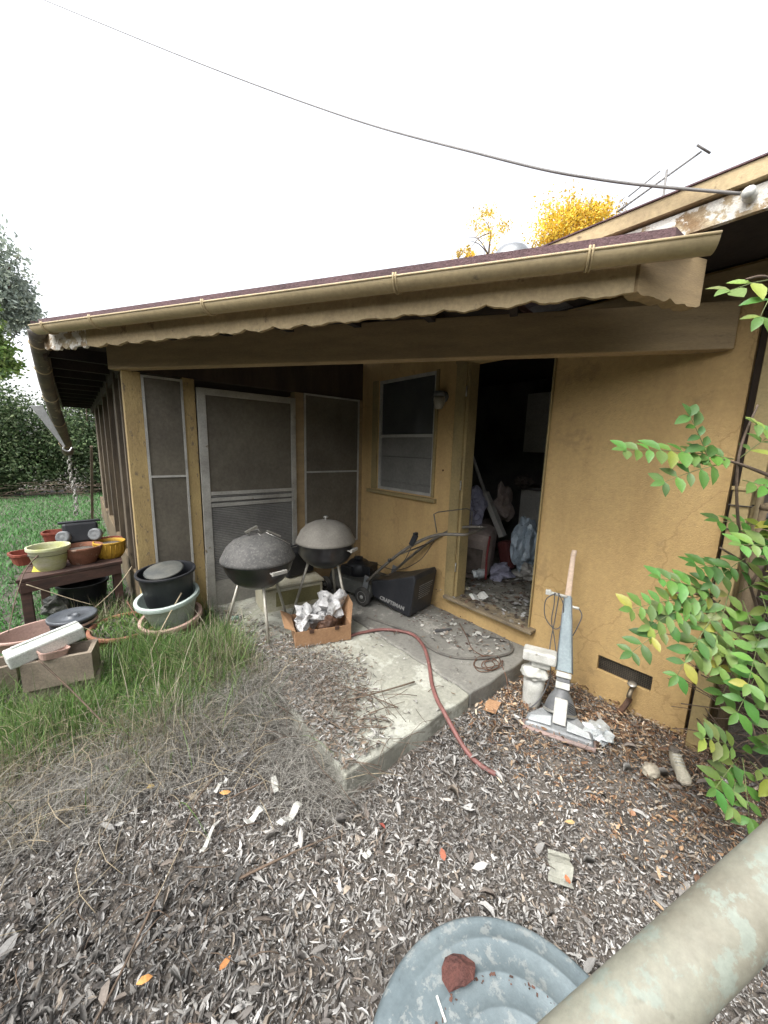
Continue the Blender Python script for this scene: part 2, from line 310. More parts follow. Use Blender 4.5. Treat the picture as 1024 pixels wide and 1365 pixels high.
# ------------------------------------------------------------------ house
XB, YA, YC = 2.78, 3.78, .33
house = empty('house', (0, 0, 0), 'ochre stucco bungalow with a dark covered porch and open doorway', 'house')
def wall_grid(xs, zs, holes, fn, th, name, m, parent):
    """rectangular wall with holes; fn(u, z, d) -> point"""
    mb = MB(); nu, nz = len(xs) - 1, len(zs) - 1
    full = lambda i, k: 0 <= i < nu and 0 <= k < nz and not any(h[0] <= (xs[i] + xs[i + 1]) / 2 <= h[1] and h[2] <= (zs[k] + zs[k + 1]) / 2 <= h[3] for h in holes)
    for i in range(nu):
        for k in range(nz):
            if not full(i, k): continue
            a, b, c, d = xs[i], xs[i + 1], zs[k], zs[k + 1]
            for q in (0, th): mb.add([fn(a, c, q), fn(b, c, q), fn(b, d, q), fn(a, d, q)], [(0, 1, 2, 3)])
            if not full(i - 1, k): mb.add([fn(a, c, 0), fn(a, d, 0), fn(a, d, th), fn(a, c, th)], [(0, 1, 2, 3)])
            if not full(i + 1, k): mb.add([fn(b, c, 0), fn(b, d, 0), fn(b, d, th), fn(b, c, th)], [(0, 1, 2, 3)])
            if not full(i, k - 1): mb.add([fn(a, c, 0), fn(b, c, 0), fn(b, c, th), fn(a, c, th)], [(0, 1, 2, 3)])
            if not full(i, k + 1): mb.add([fn(a, d, 0), fn(b, d, 0), fn(b, d, th), fn(a, d, th)], [(0, 1, 2, 3)])
    o = mb.build(name, m, parent); me = o.data
    bm = bmesh.new(); bm.from_mesh(me); bmesh.ops.remove_doubles(bm, verts=bm.verts, dist=.0005); bmesh.ops.recalc_face_normals(bm, faces=bm.faces); bm.to_mesh(me); bm.free()
    return o
DY0, DY1, DZ0, DZ1 = 1.38, 2.16, .17, 2.40      # doorway
WY0, WY1, WZ0, WZ1 = 2.56, 3.45, 1.14, 2.38     # window
VY0, VY1, VZ0, VZ1 = .525, .855, .075, .19      # crawl-space vent
wall_grid([YC, VY0, VY1, DY0, DY1 + .02, WY0, WY1, YA, 8, 11], [-.3, VZ0, DZ0 - .002, VZ1, WZ0, WZ1, DZ1, 2.62],
          [(DY0, DY1 + .02, DZ0 - .002, DZ1), (WY0, WY1, WZ0, WZ1), (VY0, VY1, VZ0, VZ1)],
          lambda u, z, d: (XB + d, u, z), .14, 'wall', 'stucco', house)
# side wall past the corner
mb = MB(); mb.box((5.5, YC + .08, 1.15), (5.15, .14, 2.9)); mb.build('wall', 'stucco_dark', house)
# interior room
mb = MB(); mb.box((4.0, 2.2, DZ0 - .05), (2.15, 3.1, .1)); mb.build('floor', 'floor', house)
mb = MB(); mb.box((5.15, 2.3, 1.35), (.1, 3.6, 2.6)); mb.box((4.0, 3.95, 1.35), (2.15, .1, 2.6)); mb.box((4.05, .62, 1.35), (2.2, .1, 2.6)); mb.build('interior_wall', 'room', house)
mb = MB(); mb.box((4.0, 2.25, 2.68), (2.4, 3.7, .08)); mb.build('ceiling', 'room', house)
for (y0, y1, z0, z1, x, nm) in ((2.12, 2.62, .2, 1.12, 4.62, 'base_cabinet'), (1.55, 2.10, .2, 1.12, 4.62, 'base_cabinet'), (1.9, 2.75, 1.62, 2.4, 4.8, 'upper_cabinet')):
    mb = MB(); mb.box((x + .2, (y0 + y1) / 2, (z0 + z1) / 2), (.4, y1 - y0 - .01, z1 - z0), bev=.006); c = mb.build(nm, 'cab', house)
    h = MB(); h.tube([(x - .0, y0 + .06, z1 - .12), (x - .03, y0 + .06, z1 - .13), (x - .03, y0 + .06, z1 - .3), (x - .0, y0 + .06, z1 - .31)], .006); h.build('handle', 'chrome', c)
mb = MB(); mb.box((4.8, 2.08, 1.145), (.46, 1.12, .04)); mb.build('countertop', 'room', house)
# door frame
mb = MB(); 
mb.box((XB - .012, DY1 + .075, 1.30), (.05, .11, 2.26)); mb.box((XB + .05, DY1 + .005, 1.29), (.13, .03, 2.24)); mb.box((XB - .022, DY1 + .022, 1.29), (.03, .012, 2.24))
mb.box((XB + .02, DY0 + .006, 1.29), (.09, .012, 2.24))
mb.box((XB + .02, (DY0 + DY1) / 2, 2.42), (.10, DY1 - DY0 + .3, .05)); fr = mb.build('door_frame', 'trim', house, bev=.003)
mb = MB(); mb.box((XB + .02, (DY0 + DY1) / 2 + .03, DZ0 + .004), (.20, DY1 - DY0 + .16, .032)); mb.build('threshold', 'sill', fr, bev=.006)
mb = MB()
for z in (.45, 1.25, 2.1): mb = MB(); mb.tube([(XB - .03, DY1 + .01, z), (XB - .03, DY1 + .01, z + .09)], .007); mb.build('hinge', 'chrome', fr)
# window in stucco wall
mb = MB(); X = XB + .02
for (y0, y1, z0, z1) in ((WY0, WY0 + .03, WZ0, WZ1), (WY1 - .03, WY1, WZ0, WZ1), (WY0 + .03, WY1 - .03, WZ1 - .03, WZ1), (WY0 + .03, WY1 - .03, WZ0, WZ0 + .03), (WY0 + .03, WY1 - .03, 1.745, 1.775)):
    mb.box((X, (y0 + y1) / 2, (z0 + z1) / 2), (.03, y1 - y0, z1 - z0))
wn = mb.build('window', 'whiteframe', house)
mb = MB(); mb.box((X + .012, (WY0 + WY1) / 2, (1.77 + WZ1) / 2), (.006, WY1 - WY0 - .05, WZ1 - 1.77)); mb.build('pane', 'glass', wn)
mb = MB(); mb.box((X + .01, (WY0 + WY1) / 2, (1.75 + WZ0) / 2), (.006, WY1 - WY0 - .05, 1.75 - WZ0)); mb.build('pane', mat('dusty_lower_glass', (.22, .215, .195), (.15, .147, .137), .35, 2, .05, 20, spec=.5), wn)
mb = MB(); mb.box((XB + .16, 3.0, 1.42), (.03, .8, .02)); mb.box((XB + .16, 3.0, 1.2), (.05, .8, .05)); mb.build('blind', 'cab', wn)
for z in (1.53, 1.24): mb = MB(); mb.box((X + .004, 3.0, z), (.006, .78, .014)); mb.build('reflection_bar', 'screen_low', wn)  # pale bars before the opaque pane imitate the reflection of a shelf
mb = MB(); mb.box((XB - .005, 3.05, WZ0 - .035), (.075, 1.13, .04)); mb.build('window_sill', 'trim', wn, bev=.004)
for a_ in (((XB - .008, WY1 + .055, 1.76), (.03, .09, 1.25)), ((XB - .006, WY0 - .02, 1.76), (.024, .035, 1.25))): mb = MB(); mb.box(*a_); mb.build('window_casing', 'trim', wn, bev=.003)
# crawl vent
mb = MB(); mb.box((XB + .035, (VY0 + VY1) / 2, (VZ0 + VZ1) / 2), (.01, VY1 - VY0, VZ1 - VZ0)); v = mb.build('vent_screen', 'vent', house)
mb = MB()
for y in np.arange(VY0 + .01, VY1, .0125): mb.tube([(XB + .024, y, VZ0), (XB + .024, y, VZ1)], .0012, 4)
for z in np.arange(VZ0 + .01, VZ1, .0125): mb.tube([(XB + .022, VY0, z), (XB + .022, VY1, z)], .0012, 4)
mb.build('grille', 'brass', v)
# screened porch wall (A)
def bx(mb, x0, x1, y0, y1, z0, z1): mb.box(((x0 + x1) / 2, (y0 + y1) / 2, (z0 + z1) / 2), (x1 - x0, y1 - y0, z1 - z0))
for (x0, x1, m) in ((.345, .475, 'post'), (.785, .885, 'post'), (1.865, 1.975, 'beam'), (2.70, 2.778, 'beam')):
    mb = MB(); bx(mb, x0, x1, YA - .01, YA + .09, -.13, 2.19); mb.build('post', m, house, bev=.004)
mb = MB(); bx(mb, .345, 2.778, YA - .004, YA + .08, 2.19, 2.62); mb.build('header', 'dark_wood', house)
mb = MB(); bx(mb, 1.975, 2.70, YA, YA + .07, -.13, .40); bx(mb, 1.975, 2.70, YA - .02, YA + .07, .402, .44); mb.build('sill_wall', 'beam', house)
mb = MB(); bx(mb, .475, .785, YA, YA + .07, -.13, .10); mb.build('sill_wall', 'stucco', house)
def screen_panel(x0, x1, z0, z1, zm, name):
    mb = MB(); y = YA - .012; t = .018
    for (a, b, c, d) in ((x0, x0 + t, z0, z1), (x1 - t, x1, z0, z1), (x0 + t, x1 - t, z1 - t, z1), (x0 + t, x1 - t, z0, z0 + t), (x0 + t, x1 - t, zm - t / 2, zm + t / 2)): bx(mb, a, b, y - .012, y + .008, c, d)
    o = mb.build(name, 'whiteframe', house); s = MB(); bx(s, x0 + .01, x1 - .01, y, y + .003, z0 + .01, z1 - .01); s.build('mesh', 'screen', o); return o
screen_panel(.475, .785, .10, 2.17, 1.32, 'screen_panel'); screen_panel(1.975, 2.72, .44, 2.19, 1.33, 'screen_panel')
# screen door
x0, x1, z0, z1 = .89, 1.86, -.06, 2.12; y = YA - .03; mb = MB()
for (a, b, c, d) in ((x0, x0 + .075, z0, z1), (x1 - .055, x1, z0, z1), (x0 + .075, x1 - .055, z1 - .06, z1)): bx(mb, a, b, y - .014, y + .014, c, d)
sdoor = mb.build('screen_door', 'alu', house, bev=.003)
mb = MB()
for z in (1.03, 1.085, 1.145): bx(mb, x0 + .075, x1 - .055, y - .010, y + .010, z - .017, z + .017)
mb.build('cross_bar', 'alu', sdoor)
mb = MB(); bx(mb, x0 + .07, x1 - .05, y - .001, y + .002, 1.14, z1 - .05); mb.build('upper_screen', 'screen', sdoor)
mb = MB(); bx(mb, x0 + .07, x1 - .05, y - .001, y + .002, .26, 1.03); bx(mb, x0 + .07, x1 - .05, y + .003, y + .006, 1.02, 1.14); mb.build('lower_lattice', 'screen_low', sdoor)
mb = MB(); bx(mb, x0 + .075, x1 - .055, y - .006, y + .006, z0, .26); mb.build('kick_panel', 'kick', sdoor)
mb = MB(); mb.tube([(x1 - .03, y - .014, 1.0), (x1 - .03, y - .045, 1.0)], .01); mb.box((x1 - .03, y - .05, 1.0), (.02, .012, .09), bev=.003); mb.build('latch', 'chrome', sdoor)
# porch interior so that the room behind is closed
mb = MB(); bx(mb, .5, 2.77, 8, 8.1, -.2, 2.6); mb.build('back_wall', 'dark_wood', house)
mb = MB(); bx(mb, .40, 2.775, YA + .09, 8, -.14, -.05); mb.build('porch_floor', 'floor', house)
# left wing wall: open studs over a low curb
mb = MB(); bx(mb, .36, .50, YA + .09, 11, -.2, .30); mb.build('curb', 'stucco_dark', house, bev=.01)
for (yy, w_, t, m) in ((4.28, .09, .03, 'stud'), (4.55, .045, .05, 'stud'), (5.05, .14, .02, 'stud'), (5.5, .045, .05, 'stud'), (5.95, .16, .02, 'stud'), (6.6, .06, .04, 'stud'), (7.2, .16, .0, 'stud'), (8.2, .2, .02, 'stud'), (9.2, .3, .03, 'stud'), (10.2, .4, .0, 'stud')):
    mb = MB(); mb.box((.42 - t, yy, 1.28), (.05, w_, 2.0), (R(random.uniform(-1.5, 1.5)), 0, 0)); mb.build('stud', m, house)
mb = MB(); bx(mb, .45, .47, 5.6, 11, .3, 2.25); mb.build('board_wall', 'dark_wood', house)
mb = MB(); bx(mb, .36, .48, YA + .095, 11, 2.22, 2.36); mb.build('top_plate', 'dark_wood', house)
mb = MB(); mb.box((.16, 8.6, .5), (.04, .09, 2.1), (R(14), R(4), 0)); mb.build('leaning_board', 'stud', house)
# porch beam
b0, b1 = Vector((.30, 3.86, 2.31)), Vector((2.776, .435, 2.31))
mb = MB(); mb.bar(b0, b1, .09, .24); mb.build('beam', 'beam', house, bev=.006)
# roofs.  front eave line from E0 to E1
E0, E1 = Vector((-.16, 3.94, 0)), Vector((1.80, .60, 0)); ed = (E1 - E0).normalized(); en = Vector((-ed.y, ed.x, 0))
if en.x < 0: en = -en
SL = .13
def rz(x, y, base=2.45): return base + SL * max(0, (Vector((x, y, 0)) - E0).dot(en))
def roof_sheet(pts, th, m, name, base):
    top = [(x, y, rz(x, y, base)) for x, y in pts]
    mb = MB(); n = len(top); bot = [(x, y, z - th) for x, y, z in top]
    mb.add(top + bot, [tuple(range(n)), tuple(range(n, 2 * n))[::-1]] + [(i, (i + 1) % n, n + (i + 1) % n, n + i) for i in range(n)])
    return mb.build(name, m, house)
pe = E1 + ed * .10
poly = [(E0.x - en.x * .03 + ed.x * .13, E0.y - en.y * .03 + ed.y * .13), (pe.x - en.x * .03, pe.y - en.y * .03), (2.14, .50), (2.14, 1.4), (2.84, 1.6), (2.84, 3.8), (1.5, 4.6)]
roof_sheet(poly, .034, 'roofing', 'porch_roof', 2.474)
E0b = E0 + en * .02; E1b = E1 + en * .02
roof_sheet([(E0b.x, E0b.y), (E1b.x, E1b.y), (2.12, .56), (2.12, 1.4), (2.76, 1.6), (2.76, 3.76), (1.5, 4.5)], .022, 'soffit', 'roof_deck', 2.446)
# left wing roof
mb = MB(); bx(mb, -.17, 2.8, 3.97, 11.05, 2.452, 2.49); mb.build('wing_roof', 'roofing', house)
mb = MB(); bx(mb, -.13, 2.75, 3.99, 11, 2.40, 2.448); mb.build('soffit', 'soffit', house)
for yy in np.arange(4.3, 11, .61):
    mb = MB(); bx(mb, -.11, .35, yy, yy + .045, 2.30, 2.398); mb.build('rafter', 'soffit', house)
mb = MB(); bx(mb, -.13, -.105, 4.2, 11, 2.27, 2.395); mb.build('fascia', 'dark_wood', house)
# rafters under the porch roof
for k in range(1, 8):
    t = k / 8; a = E0 + (E1 - E0) * t + en * .06; c = a + en * 1.0
    mb = MB(); mb.bar((a.x, a.y, rz(a.x, a.y) - .075), (c.x, c.y, rz(c.x, c.y) - .075), .045, .085); mb.build('rafter', 'soffit', house)
# scalloped fascia board
def scalloped(a, b, ztop, zbot, th, n, amp, name, m, skip=0, irr=0.0, parent=house):
    a = Vector(a); b = Vector(b); d = (b - a); L = d.length; d.normalize(); nn = Vector((-d.y, d.x, 0)); poly = [(0, ztop), (L, ztop)]
    N = n * 10
    for i in range(N + 1):
        s = L * (1 - i / N); ph = (s / L * n) % 1
        z = zbot + amp * (abs(math.sin(PI * ph)) * -1 + 1) * .9 + irr * (math.sin(s * 37) + math.sin(s * 91 + 2)) * .5
        poly.append((s, z))
    P = [a + d * s + Vector((0, 0, z)) for s, z in poly]
    mb = MB(); mb.prism(P, nn * th); return mb.build(name, m, parent)
seg1 = E0 + ed * .52
Eoff = en * .035
scalloped((E0 + Eoff + ed * .05), (seg1 + Eoff), 2.45, 2.28, .02, 5, .012, 'fascia', 'peel', irr=.014)
scalloped((seg1 + Eoff + ed * .004), (E1 + Eoff), 2.45, 2.272, .022, 17, .017, 'fascia', 'fascia', irr=.005)
f1 = E1 + Eoff
scalloped((f1.x + .004, f1.y - .012, 0), (2.20, .47, 0), 2.47, 2.27, .06, 4, .012, 'end_board', 'beam', irr=.006)
# half-round gutter
def gutter(pts, r, name, m, th=.003, parent=house):
    prof = [(math.cos(t), math.sin(t)) for t in np.linspace(PI, 2 * PI, 13)]
    mb = MB(); P = [Vector(p) for p in pts]; vs = []
    for i, p in enumerate(P):
        d = (P[min(i + 1, len(P) - 1)] - P[max(0, i - 1)]).normalized(); s_ = d.cross(Vector((0, 0, 1))).normalized(); u = s_.cross(d)
        for rr in (r, r - th): vs += [p + s_ * c * rr + u * sn * rr * .92 for c, sn in prof]
    n = 13; fs = []
    for i in range(len(P) - 1):
        for l in (0, 1):
            o = i * 2 * n + l * n; fs += [(o + k, o + k + 1, o + 2 * n + k + 1, o + 2 * n + k) for k in range(n - 1)]
        for k in (0, n - 1): o = i * 2 * n; fs.append((o + k, o + n + k, o + 3 * n + k, o + 2 * n + k))
    for i in (0, len(P) - 1): fs.append(tuple(i * 2 * n + k for k in range(n)))
    mb.add(vs, fs, True)
    # rolled lip
    outer = [P[i] + (P[min(i + 1, len(P) - 1)] - P[max(0, i - 1)]).normalized().cross(Vector((0, 0, 1))).normalized() * r for i in range(len(P))]
    mb.tube(outer, .006, 6)
    return mb.build(name, m, parent)
g0 = E0 + ed * .14 - en * .045 + Vector((0, 0, 2.412)); g1 = E0 + (E1 - E0) * 1.0 + ed * .22 - en * .045 + Vector((0, 0, 2.405))
gt = gutter([g0 + (g1 - g0) * t for t in np.linspace(0, 1, 14)], .052, 'gutter', 'gutter')
for t in (.035, .16, .40, .69, .895):
    c = g0 + (g1 - g0) * t; s_ = -en
    path = [c + s_ * .056 * math.cos(a) + Vector((0, 0, .052 * math.sin(a))) for a in np.linspace(-PI, 0, 12)]; path = [c - s_ * .056 + Vector((0, 0, .03))] + path + [c + s_ * .054 + Vector((0, 0, .014))]
    mb = MB(); mb.tube(path, .0055, 5); mb.tube([p + ed * .012 for p in path], .0045, 5); mb.build('strap', 'gutter', gt)
# sagging side gutter
sg = [Vector((-.135, 3.86, 2.405)), Vector((-.15, 4.3, 2.33)), Vector((-.15, 4.8, 2.15)), Vector((-.13, 5.3, 1.93)), Vector((-.10, 5.8, 1.70)), Vector((-.07, 6.3, 1.46))]
sgo = gutter(sg, .055, 'side_gutter', 'oldgutter')
for i, (a, b) in enumerate(zip(sg[:-1], sg[1:])):
    c = (a + b) / 2; path = [c + Vector((.058 * math.cos(t), 0, .055 * math.sin(t))) for t in np.linspace(PI, 2 * PI, 10)]; mb = MB(); mb.tube(path, .006, 5); mb.build('strap', 'gutter', sgo)
# main eave along wall B
bx_ = lambda n, m, *a: (lambda q: (bx(q, *a), q.build(n, m, house))[1])(MB())
bx_('eave_board', 'peel', 2.10, 2.125, -3, 1.35, 2.558, 2.652)
bx_('eave_board', 'fascia', 2.075, 2.12, -3, 1.62, 2.664, 2.728)
bx_('roof_edge', 'roofing', 2.068, 2.115, -3, 1.66, 2.730, 2.736)
bx_('soffit', 'soffit', 2.125, 2.78, -3, 1.3, 2.63, 2.66)
mb = MB(); s0 = .14
mb.add([(2.1, -3, 2.735), (2.1, 1.64, 2.735), (8, 5.5, 2.735 + 5.9 * s0), (8, -3, 2.735 + 5.9 * s0), (2.1, -3, 2.722), (2.1, 1.64, 2.722), (8, 5.5, 2.7 + 5.9 * s0), (8, -3, 2.7 + 5.9 * s0)], [(0, 1, 2, 3), (4, 5, 6, 7), (0, 1, 5, 4), (1, 2, 6, 5), (2, 3, 7, 6), (3, 0, 4, 7)])
mb.build('main_roof', 'roofing', house)
bx_('attic_panel', 'soffit', 2.80, 8, YC + .01, 11, 2.625, 2.66)
mb = MB(); mb.add([(2.84, 3.8, 2.66), (2.84, 11, 2.66), (8, 11, 2.66), (8, 3.8, 2.66), (6, 5.0, 3.0), (6, 10.0, 3.0)], [(0, 1, 2, 3), (0, 1, 5, 4), (1, 2, 5), (2, 3, 4, 5), (3, 0, 4)]); mb.build('rear_roof', 'roofing', house)
# frieze board in the dark under the main eave
bx_('frieze', 'beam', 2.755, 2.778, YC, 1.3, 2.42, 2.60)
# corner trim boards and conduits right of the corner
mb = MB(); bx(mb, 2.70, 2.79, YC - .135, YC - .045, 1.46, 2.60); mb.build('corner_trim', 'trim', house, bev=.004)
mb = MB(); bx(mb, 2.83, 2.95, YC - .05, YC - .003, -.13, 2.6); mb.build('corner_trim', 'dark_wood', house)
for (x, yy, r, m) in ((2.86, .235, .014, 'trim'), (2.98, .22, .02, 'gutter'), (3.12, .25, .03, 'stucco_dark')):
    mb = MB(); mb.tube([(x, yy, -.1), (x, yy, 2.6)], r, 10); mb.build('conduit', m, house)
for yy, z in ((.9, 1.6),):
    mb = MB(); mb.lathe([(0, 0), (.009, 0), (.009, .006), (0, .008)], (XB, 2.42, 1.42), (0, R(-90), 0), 10); mb.build('screw_plug', 'rust', house)
# wall lamp
lx, ly, lz = XB, 2.45, 2.09; mb = MB()
mb.lathe([(0, 0), (.05, 0), (.05, .02), (.03, .03), (.0, .03)], (lx, ly, lz + .03), (0, R(-90), 0), 20); mb.tube([(lx - .03, ly, lz + .03), (lx - .06, ly, lz + .06), (lx - .07, ly, lz + .04)], .012, 8)
mb.lathe([(.0, .055), (.05, .045), (.06, .0), (.055, 0), (0, .01)], (lx - .075, ly, lz + .03), (0, 0, 0), 20); lm = mb.build('wall_lamp', 'vacdark', house)
mb = MB(); mb.lathe([(.05, .03), (.055, .0), (.05, -.05), (.03, -.085), (0, -.09)], (lx - .075, ly, lz), (0, 0, 0), 20); mb.build('lamp_shade', 'lamp', lm)
# roof turbine vent
mb = MB(); mb.lathe([(.13, 3.0), (.13, 3.66)], (4.06, 2.68, 0), seg=20); mb.lathe([(.22, 3.66), (.235, 3.72), (.225, 3.82), (.16, 3.90), (.08, 3.935), (0, 3.94)], (4.06, 2.68, 0), seg=24); mb.build('roof_vent', 'silver', house)
# red chimney-like stub at far right
mb = MB(); mb.tube([(7.55, 1.06, 3.5), (7.55, 1.06, 7)], .06, 10); mb.build('flue_pipe', 'red', house)

# hose bib + stub pipe
t = empty('hose_tap', (2.775, .615, .075), 'dull brass hose tap sticking out of the crawl vent', 'tap')
mb = MB(); mb.tube([(2.80, .615, .08), (2.72, .615, .075), (2.69, .615, .05), (2.685, .615, .03)], [.013, .014, .015, .016], 10); mb.build('spout', 'brass', t)
mb = MB(); mb.tube([(2.735, .615, .075), (2.72, .615, .115)], .007, 8); mb.lathe([(0, 0), (.026, 0), (.028, .006), (.02, .010), (0, .012)], (2.717, .615, .112), (0, R(-18), 0), 12); mb.build('handle', 'chrome', t)
mb = MB(); mb.tube(smooth_path([(2.70, .72, -.22), (2.69, .66, -.12), (2.71, .63, -.04), (2.74, .62, .0)], 5), .017, 10); tag(mb.build('pipe_stub', 'rust'), 'rusty bent pipe stub rising from leaves below the wall vent', 'pipe')

# ------------------------------------------------------------------ fence at right
fc = empty('chain_link_fence', (2.73, .24, GZ), 'chain link fence with square post at the house corner under green vine', 'fence')
mb = MB(); mb.box((2.725, .265, .66), (.085, .075, 1.58), bev=.006); mb.box((2.725, .265, 1.46), (.10, .09, .02), bev=.004); mb.build('post', 'trim', fc)
mb = MB(); mb.tube([(2.715, .165, -.15), (2.715, .165, 1.36)], .028, 14); mb.lathe([(.031, 1.36), (.028, 1.385), (0, 1.40)], (2.715, .165, 0), seg=14); mb.build('post', 'stucco_dark', fc)
mb = MB(); mb.tube([(2.70, .16, 1.33), (2.70, -3, 1.33)], .021, 12); mb.lathe([(.026, 0), (.026, .08)], (2.70, .10, 1.33), (R(90), 0, 0), 12); mb.build('top_rail', 'greypipe', fc)
mb = MB()
for z in (1.37, 1.24): mb = MB(); mb.tube([(2.725 + .05 * c, .265 + .045 * s, z) for c, s in ((-1, -1), (1, -1), (1, 1), (-1, 1))], .004, 5, closed=True); mb.build('tie_wire', 'wire', fc)
mb = MB(); S = .055
for k in range(-30, 34):
    for sgn in (1, -1):
        y0 = .16 - k * S; pts = []
        a = (y0, -.12); b = (y0 - sgn * 1.43, 1.31)
        # clip to y in [-1.2,.16]
        t0, t1 = 0, 1
        for lim, side in ((.16, 1), (-1.2, -1)):
            d = b[0] - a[0]; tt = (lim - a[0]) / d
            if (d > 0) == (side > 0): t1 = min(t1, tt)
            else: t0 = max(t0, tt)
        if t1 > t0: mb.tube([(2.71, a[0] + (b[0] - a[0]) * t, a[1] + 1.43 * t) for t in (t0, t1)], .0016, 4)
mb.build('wire_mesh', 'wire', fc)
mb = MB(); mb.box((3.3, -.9, .9), (.04, 2.2, 2.1)); 
for i in range(14): mb.box((3.27, .12 - i * .16, .9), (.02, .145, 2.06))
tag(mb.build('board_fence', 'dark_wood'), 'dark board fence in shade behind the vine', 'fence')
mb = MB(); mb.tube(smooth_path([(2.68, .12, 1.31), (2.66, .09, 1.22), (2.67, .06, 1.12), (2.66, .055, 1.06)], 4), .009, 6); tag(mb.build('rag_strip', 'white'), 'frayed pale strip hanging from the dark fence rail', 'rag')

# ------------------------------------------------------------------ overhead cable, antenna
mb = MB(); mb.tube(smooth_path([(.10, 11.5, 10.3), (1.66, 6.406, 6.785), (2.279, 3.59, 4.841), (1.95, 1.494, 3.27), (2.01, .882, 2.89), (2.065, .37, 2.625)], 10), .0058, 6); tag(mb.build('overhead_cable', 'cable'), 'long grey cable sagging across the white sky to the eave', 'cable')
mb = MB(); mb.lathe([(0, 0), (.02, .0), (.024, .015), (.012, .03), (.022, .045), (0, .05)], (2.098, .345, 2.615), (0, R(-90), 0), 12); tag(mb.build('insulator', 'white'), 'small knob insulator holding the cable at the peeling eave', 'insulator')
at = empty('tv_antenna', (9.1, 2.77, 4), 'thin metal television antenna above the roof at right', 'antenna')
mb = MB(); mb.tube([(9.076, 2.753, 3.7), (9.169, 2.797, 7.0)], .02, 6); mb.build('mast', 'cable', at)
A0, A1 = Vector((9.709, 2.431, 7.363)), Vector((9.134, 3.581, 6.6)); mb = MB(); mb.tube([A0, A1], .018, 6); mb.tube([(9.07, 2.879, 6.975), (8.808, 3.283, 6.618)], .014, 5); mb.build('boom', 'cable', at)
dirn = (A1 - A0).normalized(); sd_ = Vector((.75, .2, .55)).normalized(); mb = MB()
for k in range(12):
    c = A0 + dirn * (.02 if k == 0 else .45 + k * .075); l = .12 if k == 0 else .18 - .008 * k
    mb.tube([c - sd_ * l * (.6), c + sd_ * l * .6], .012, 5)
mb.tube([A0 + Vector((-.12, .05, .08)), A0 + Vector((.1, -.12, -.04))], .02, 5)
mb.build('element', 'cable', at)

# ------------------------------------------------------------------ grills
def grill(loc, rot, label, s, lidmat, extra):
    g = empty('kettle_grill', loc, label, 'barbecue grill', 'kettle barbecue grills by the screen door', local=True, rz=rot)
    r = .295 * s; zr = .715
    mb = MB(); mb.lathe([(0, zr - .245), (.06, zr - .242), (.13, zr - .225), (.21, zr - .17), (.265, zr - .09), (r, zr), (r + .008, zr + .004), (r - .004, zr + .006), (r - .014, zr - .005)], seg=40); mb.build('bowl', 'black', g)
    mb = MB(); mb.lathe([(r + .006, zr + .006), (r + .012, zr + .012), (r + .006, zr + .03), (.285 * s, zr + .06), (.255 * s, zr + .12), (.20 * s, zr + .17), (.13 * s, zr + .20), (.06, zr + .215), (0, zr + .218)], seg=40)
    ld = mb.build('lid', lidmat, g)
    if extra:
        mb = MB(); mb.tube([(-.07, .0, zr + .21), (-.06, 0, zr + .25), (.0, .01, zr + .262), (.03, 0, zr + .225)], .006, 6); mb.box((-.05, .0, zr + .262), (.11, .03, .016), (0, R(-22), .4)); mb.build('lid_handle', 'chrome', ld)
        mb = MB(); mb.box((.13, -.03, zr + .225), (.13, .018, .012), (0, R(28), .3)); mb.tube(smooth_path([(.06, 0, zr + .235), (.12, -.05, zr + .21), (.2, -.04, zr + .165), (.26, -.01, zr + .12)], 4), .004, 5); mb.tube(smooth_path([(0, 0, zr + .23), (.03, -.06, zr + .205), (-.02, -.08, zr + .2)], 4), .004, 5); mb.build('wire_rack_holder', 'chrome', ld)
    else:
        mb = MB(); mb.tube([(0, 0, zr + .215), (0, 0, zr + .235)], .012, 8); mb.lathe([(0, .0), (.022, .003), (.026, .012), (.014, .022), (0, .024)], (0, 0, zr + .235), seg=14); mb.build('lid_handle', 'chrome', ld)
    mb = MB()      # bowl handle facing the camera
    a = R(-62); 
    P = [Vector((math.cos(a + d) * (r + o), math.sin(a + d) * (r + o), zr - .04)) for d, o in ((-.2, -.02), (-.2, .035), (.2, .035), (.2, -.02))]
    mb.tube(P[:2], .006, 6); mb.tube(P[2:], .006, 6); mb.bar(P[1], P[2], .02, .026); mb.build('side_handle', 'whiteframe', g)
    for i, an in enumerate((R(-80), R(160), R(40))):
        mb = MB(); mb.tube([(math.cos(an) * .17, math.sin(an) * .17, zr - .19), (math.cos(an) * .33, math.sin(an) * .33, .0)], .0125, 10); mb.build('leg', 'legmetal', g)
    return g
grill((1.12, 2.98, -.055), R(-20), 'kettle grill with speckled dark lid and clutter on top, left of the two', 1.0, 'lid1', True)
grill((1.78, 2.98, -.0), R(0), 'kettle grill with smooth dusty beige lid, right of the two', .93, 'lid2', False)

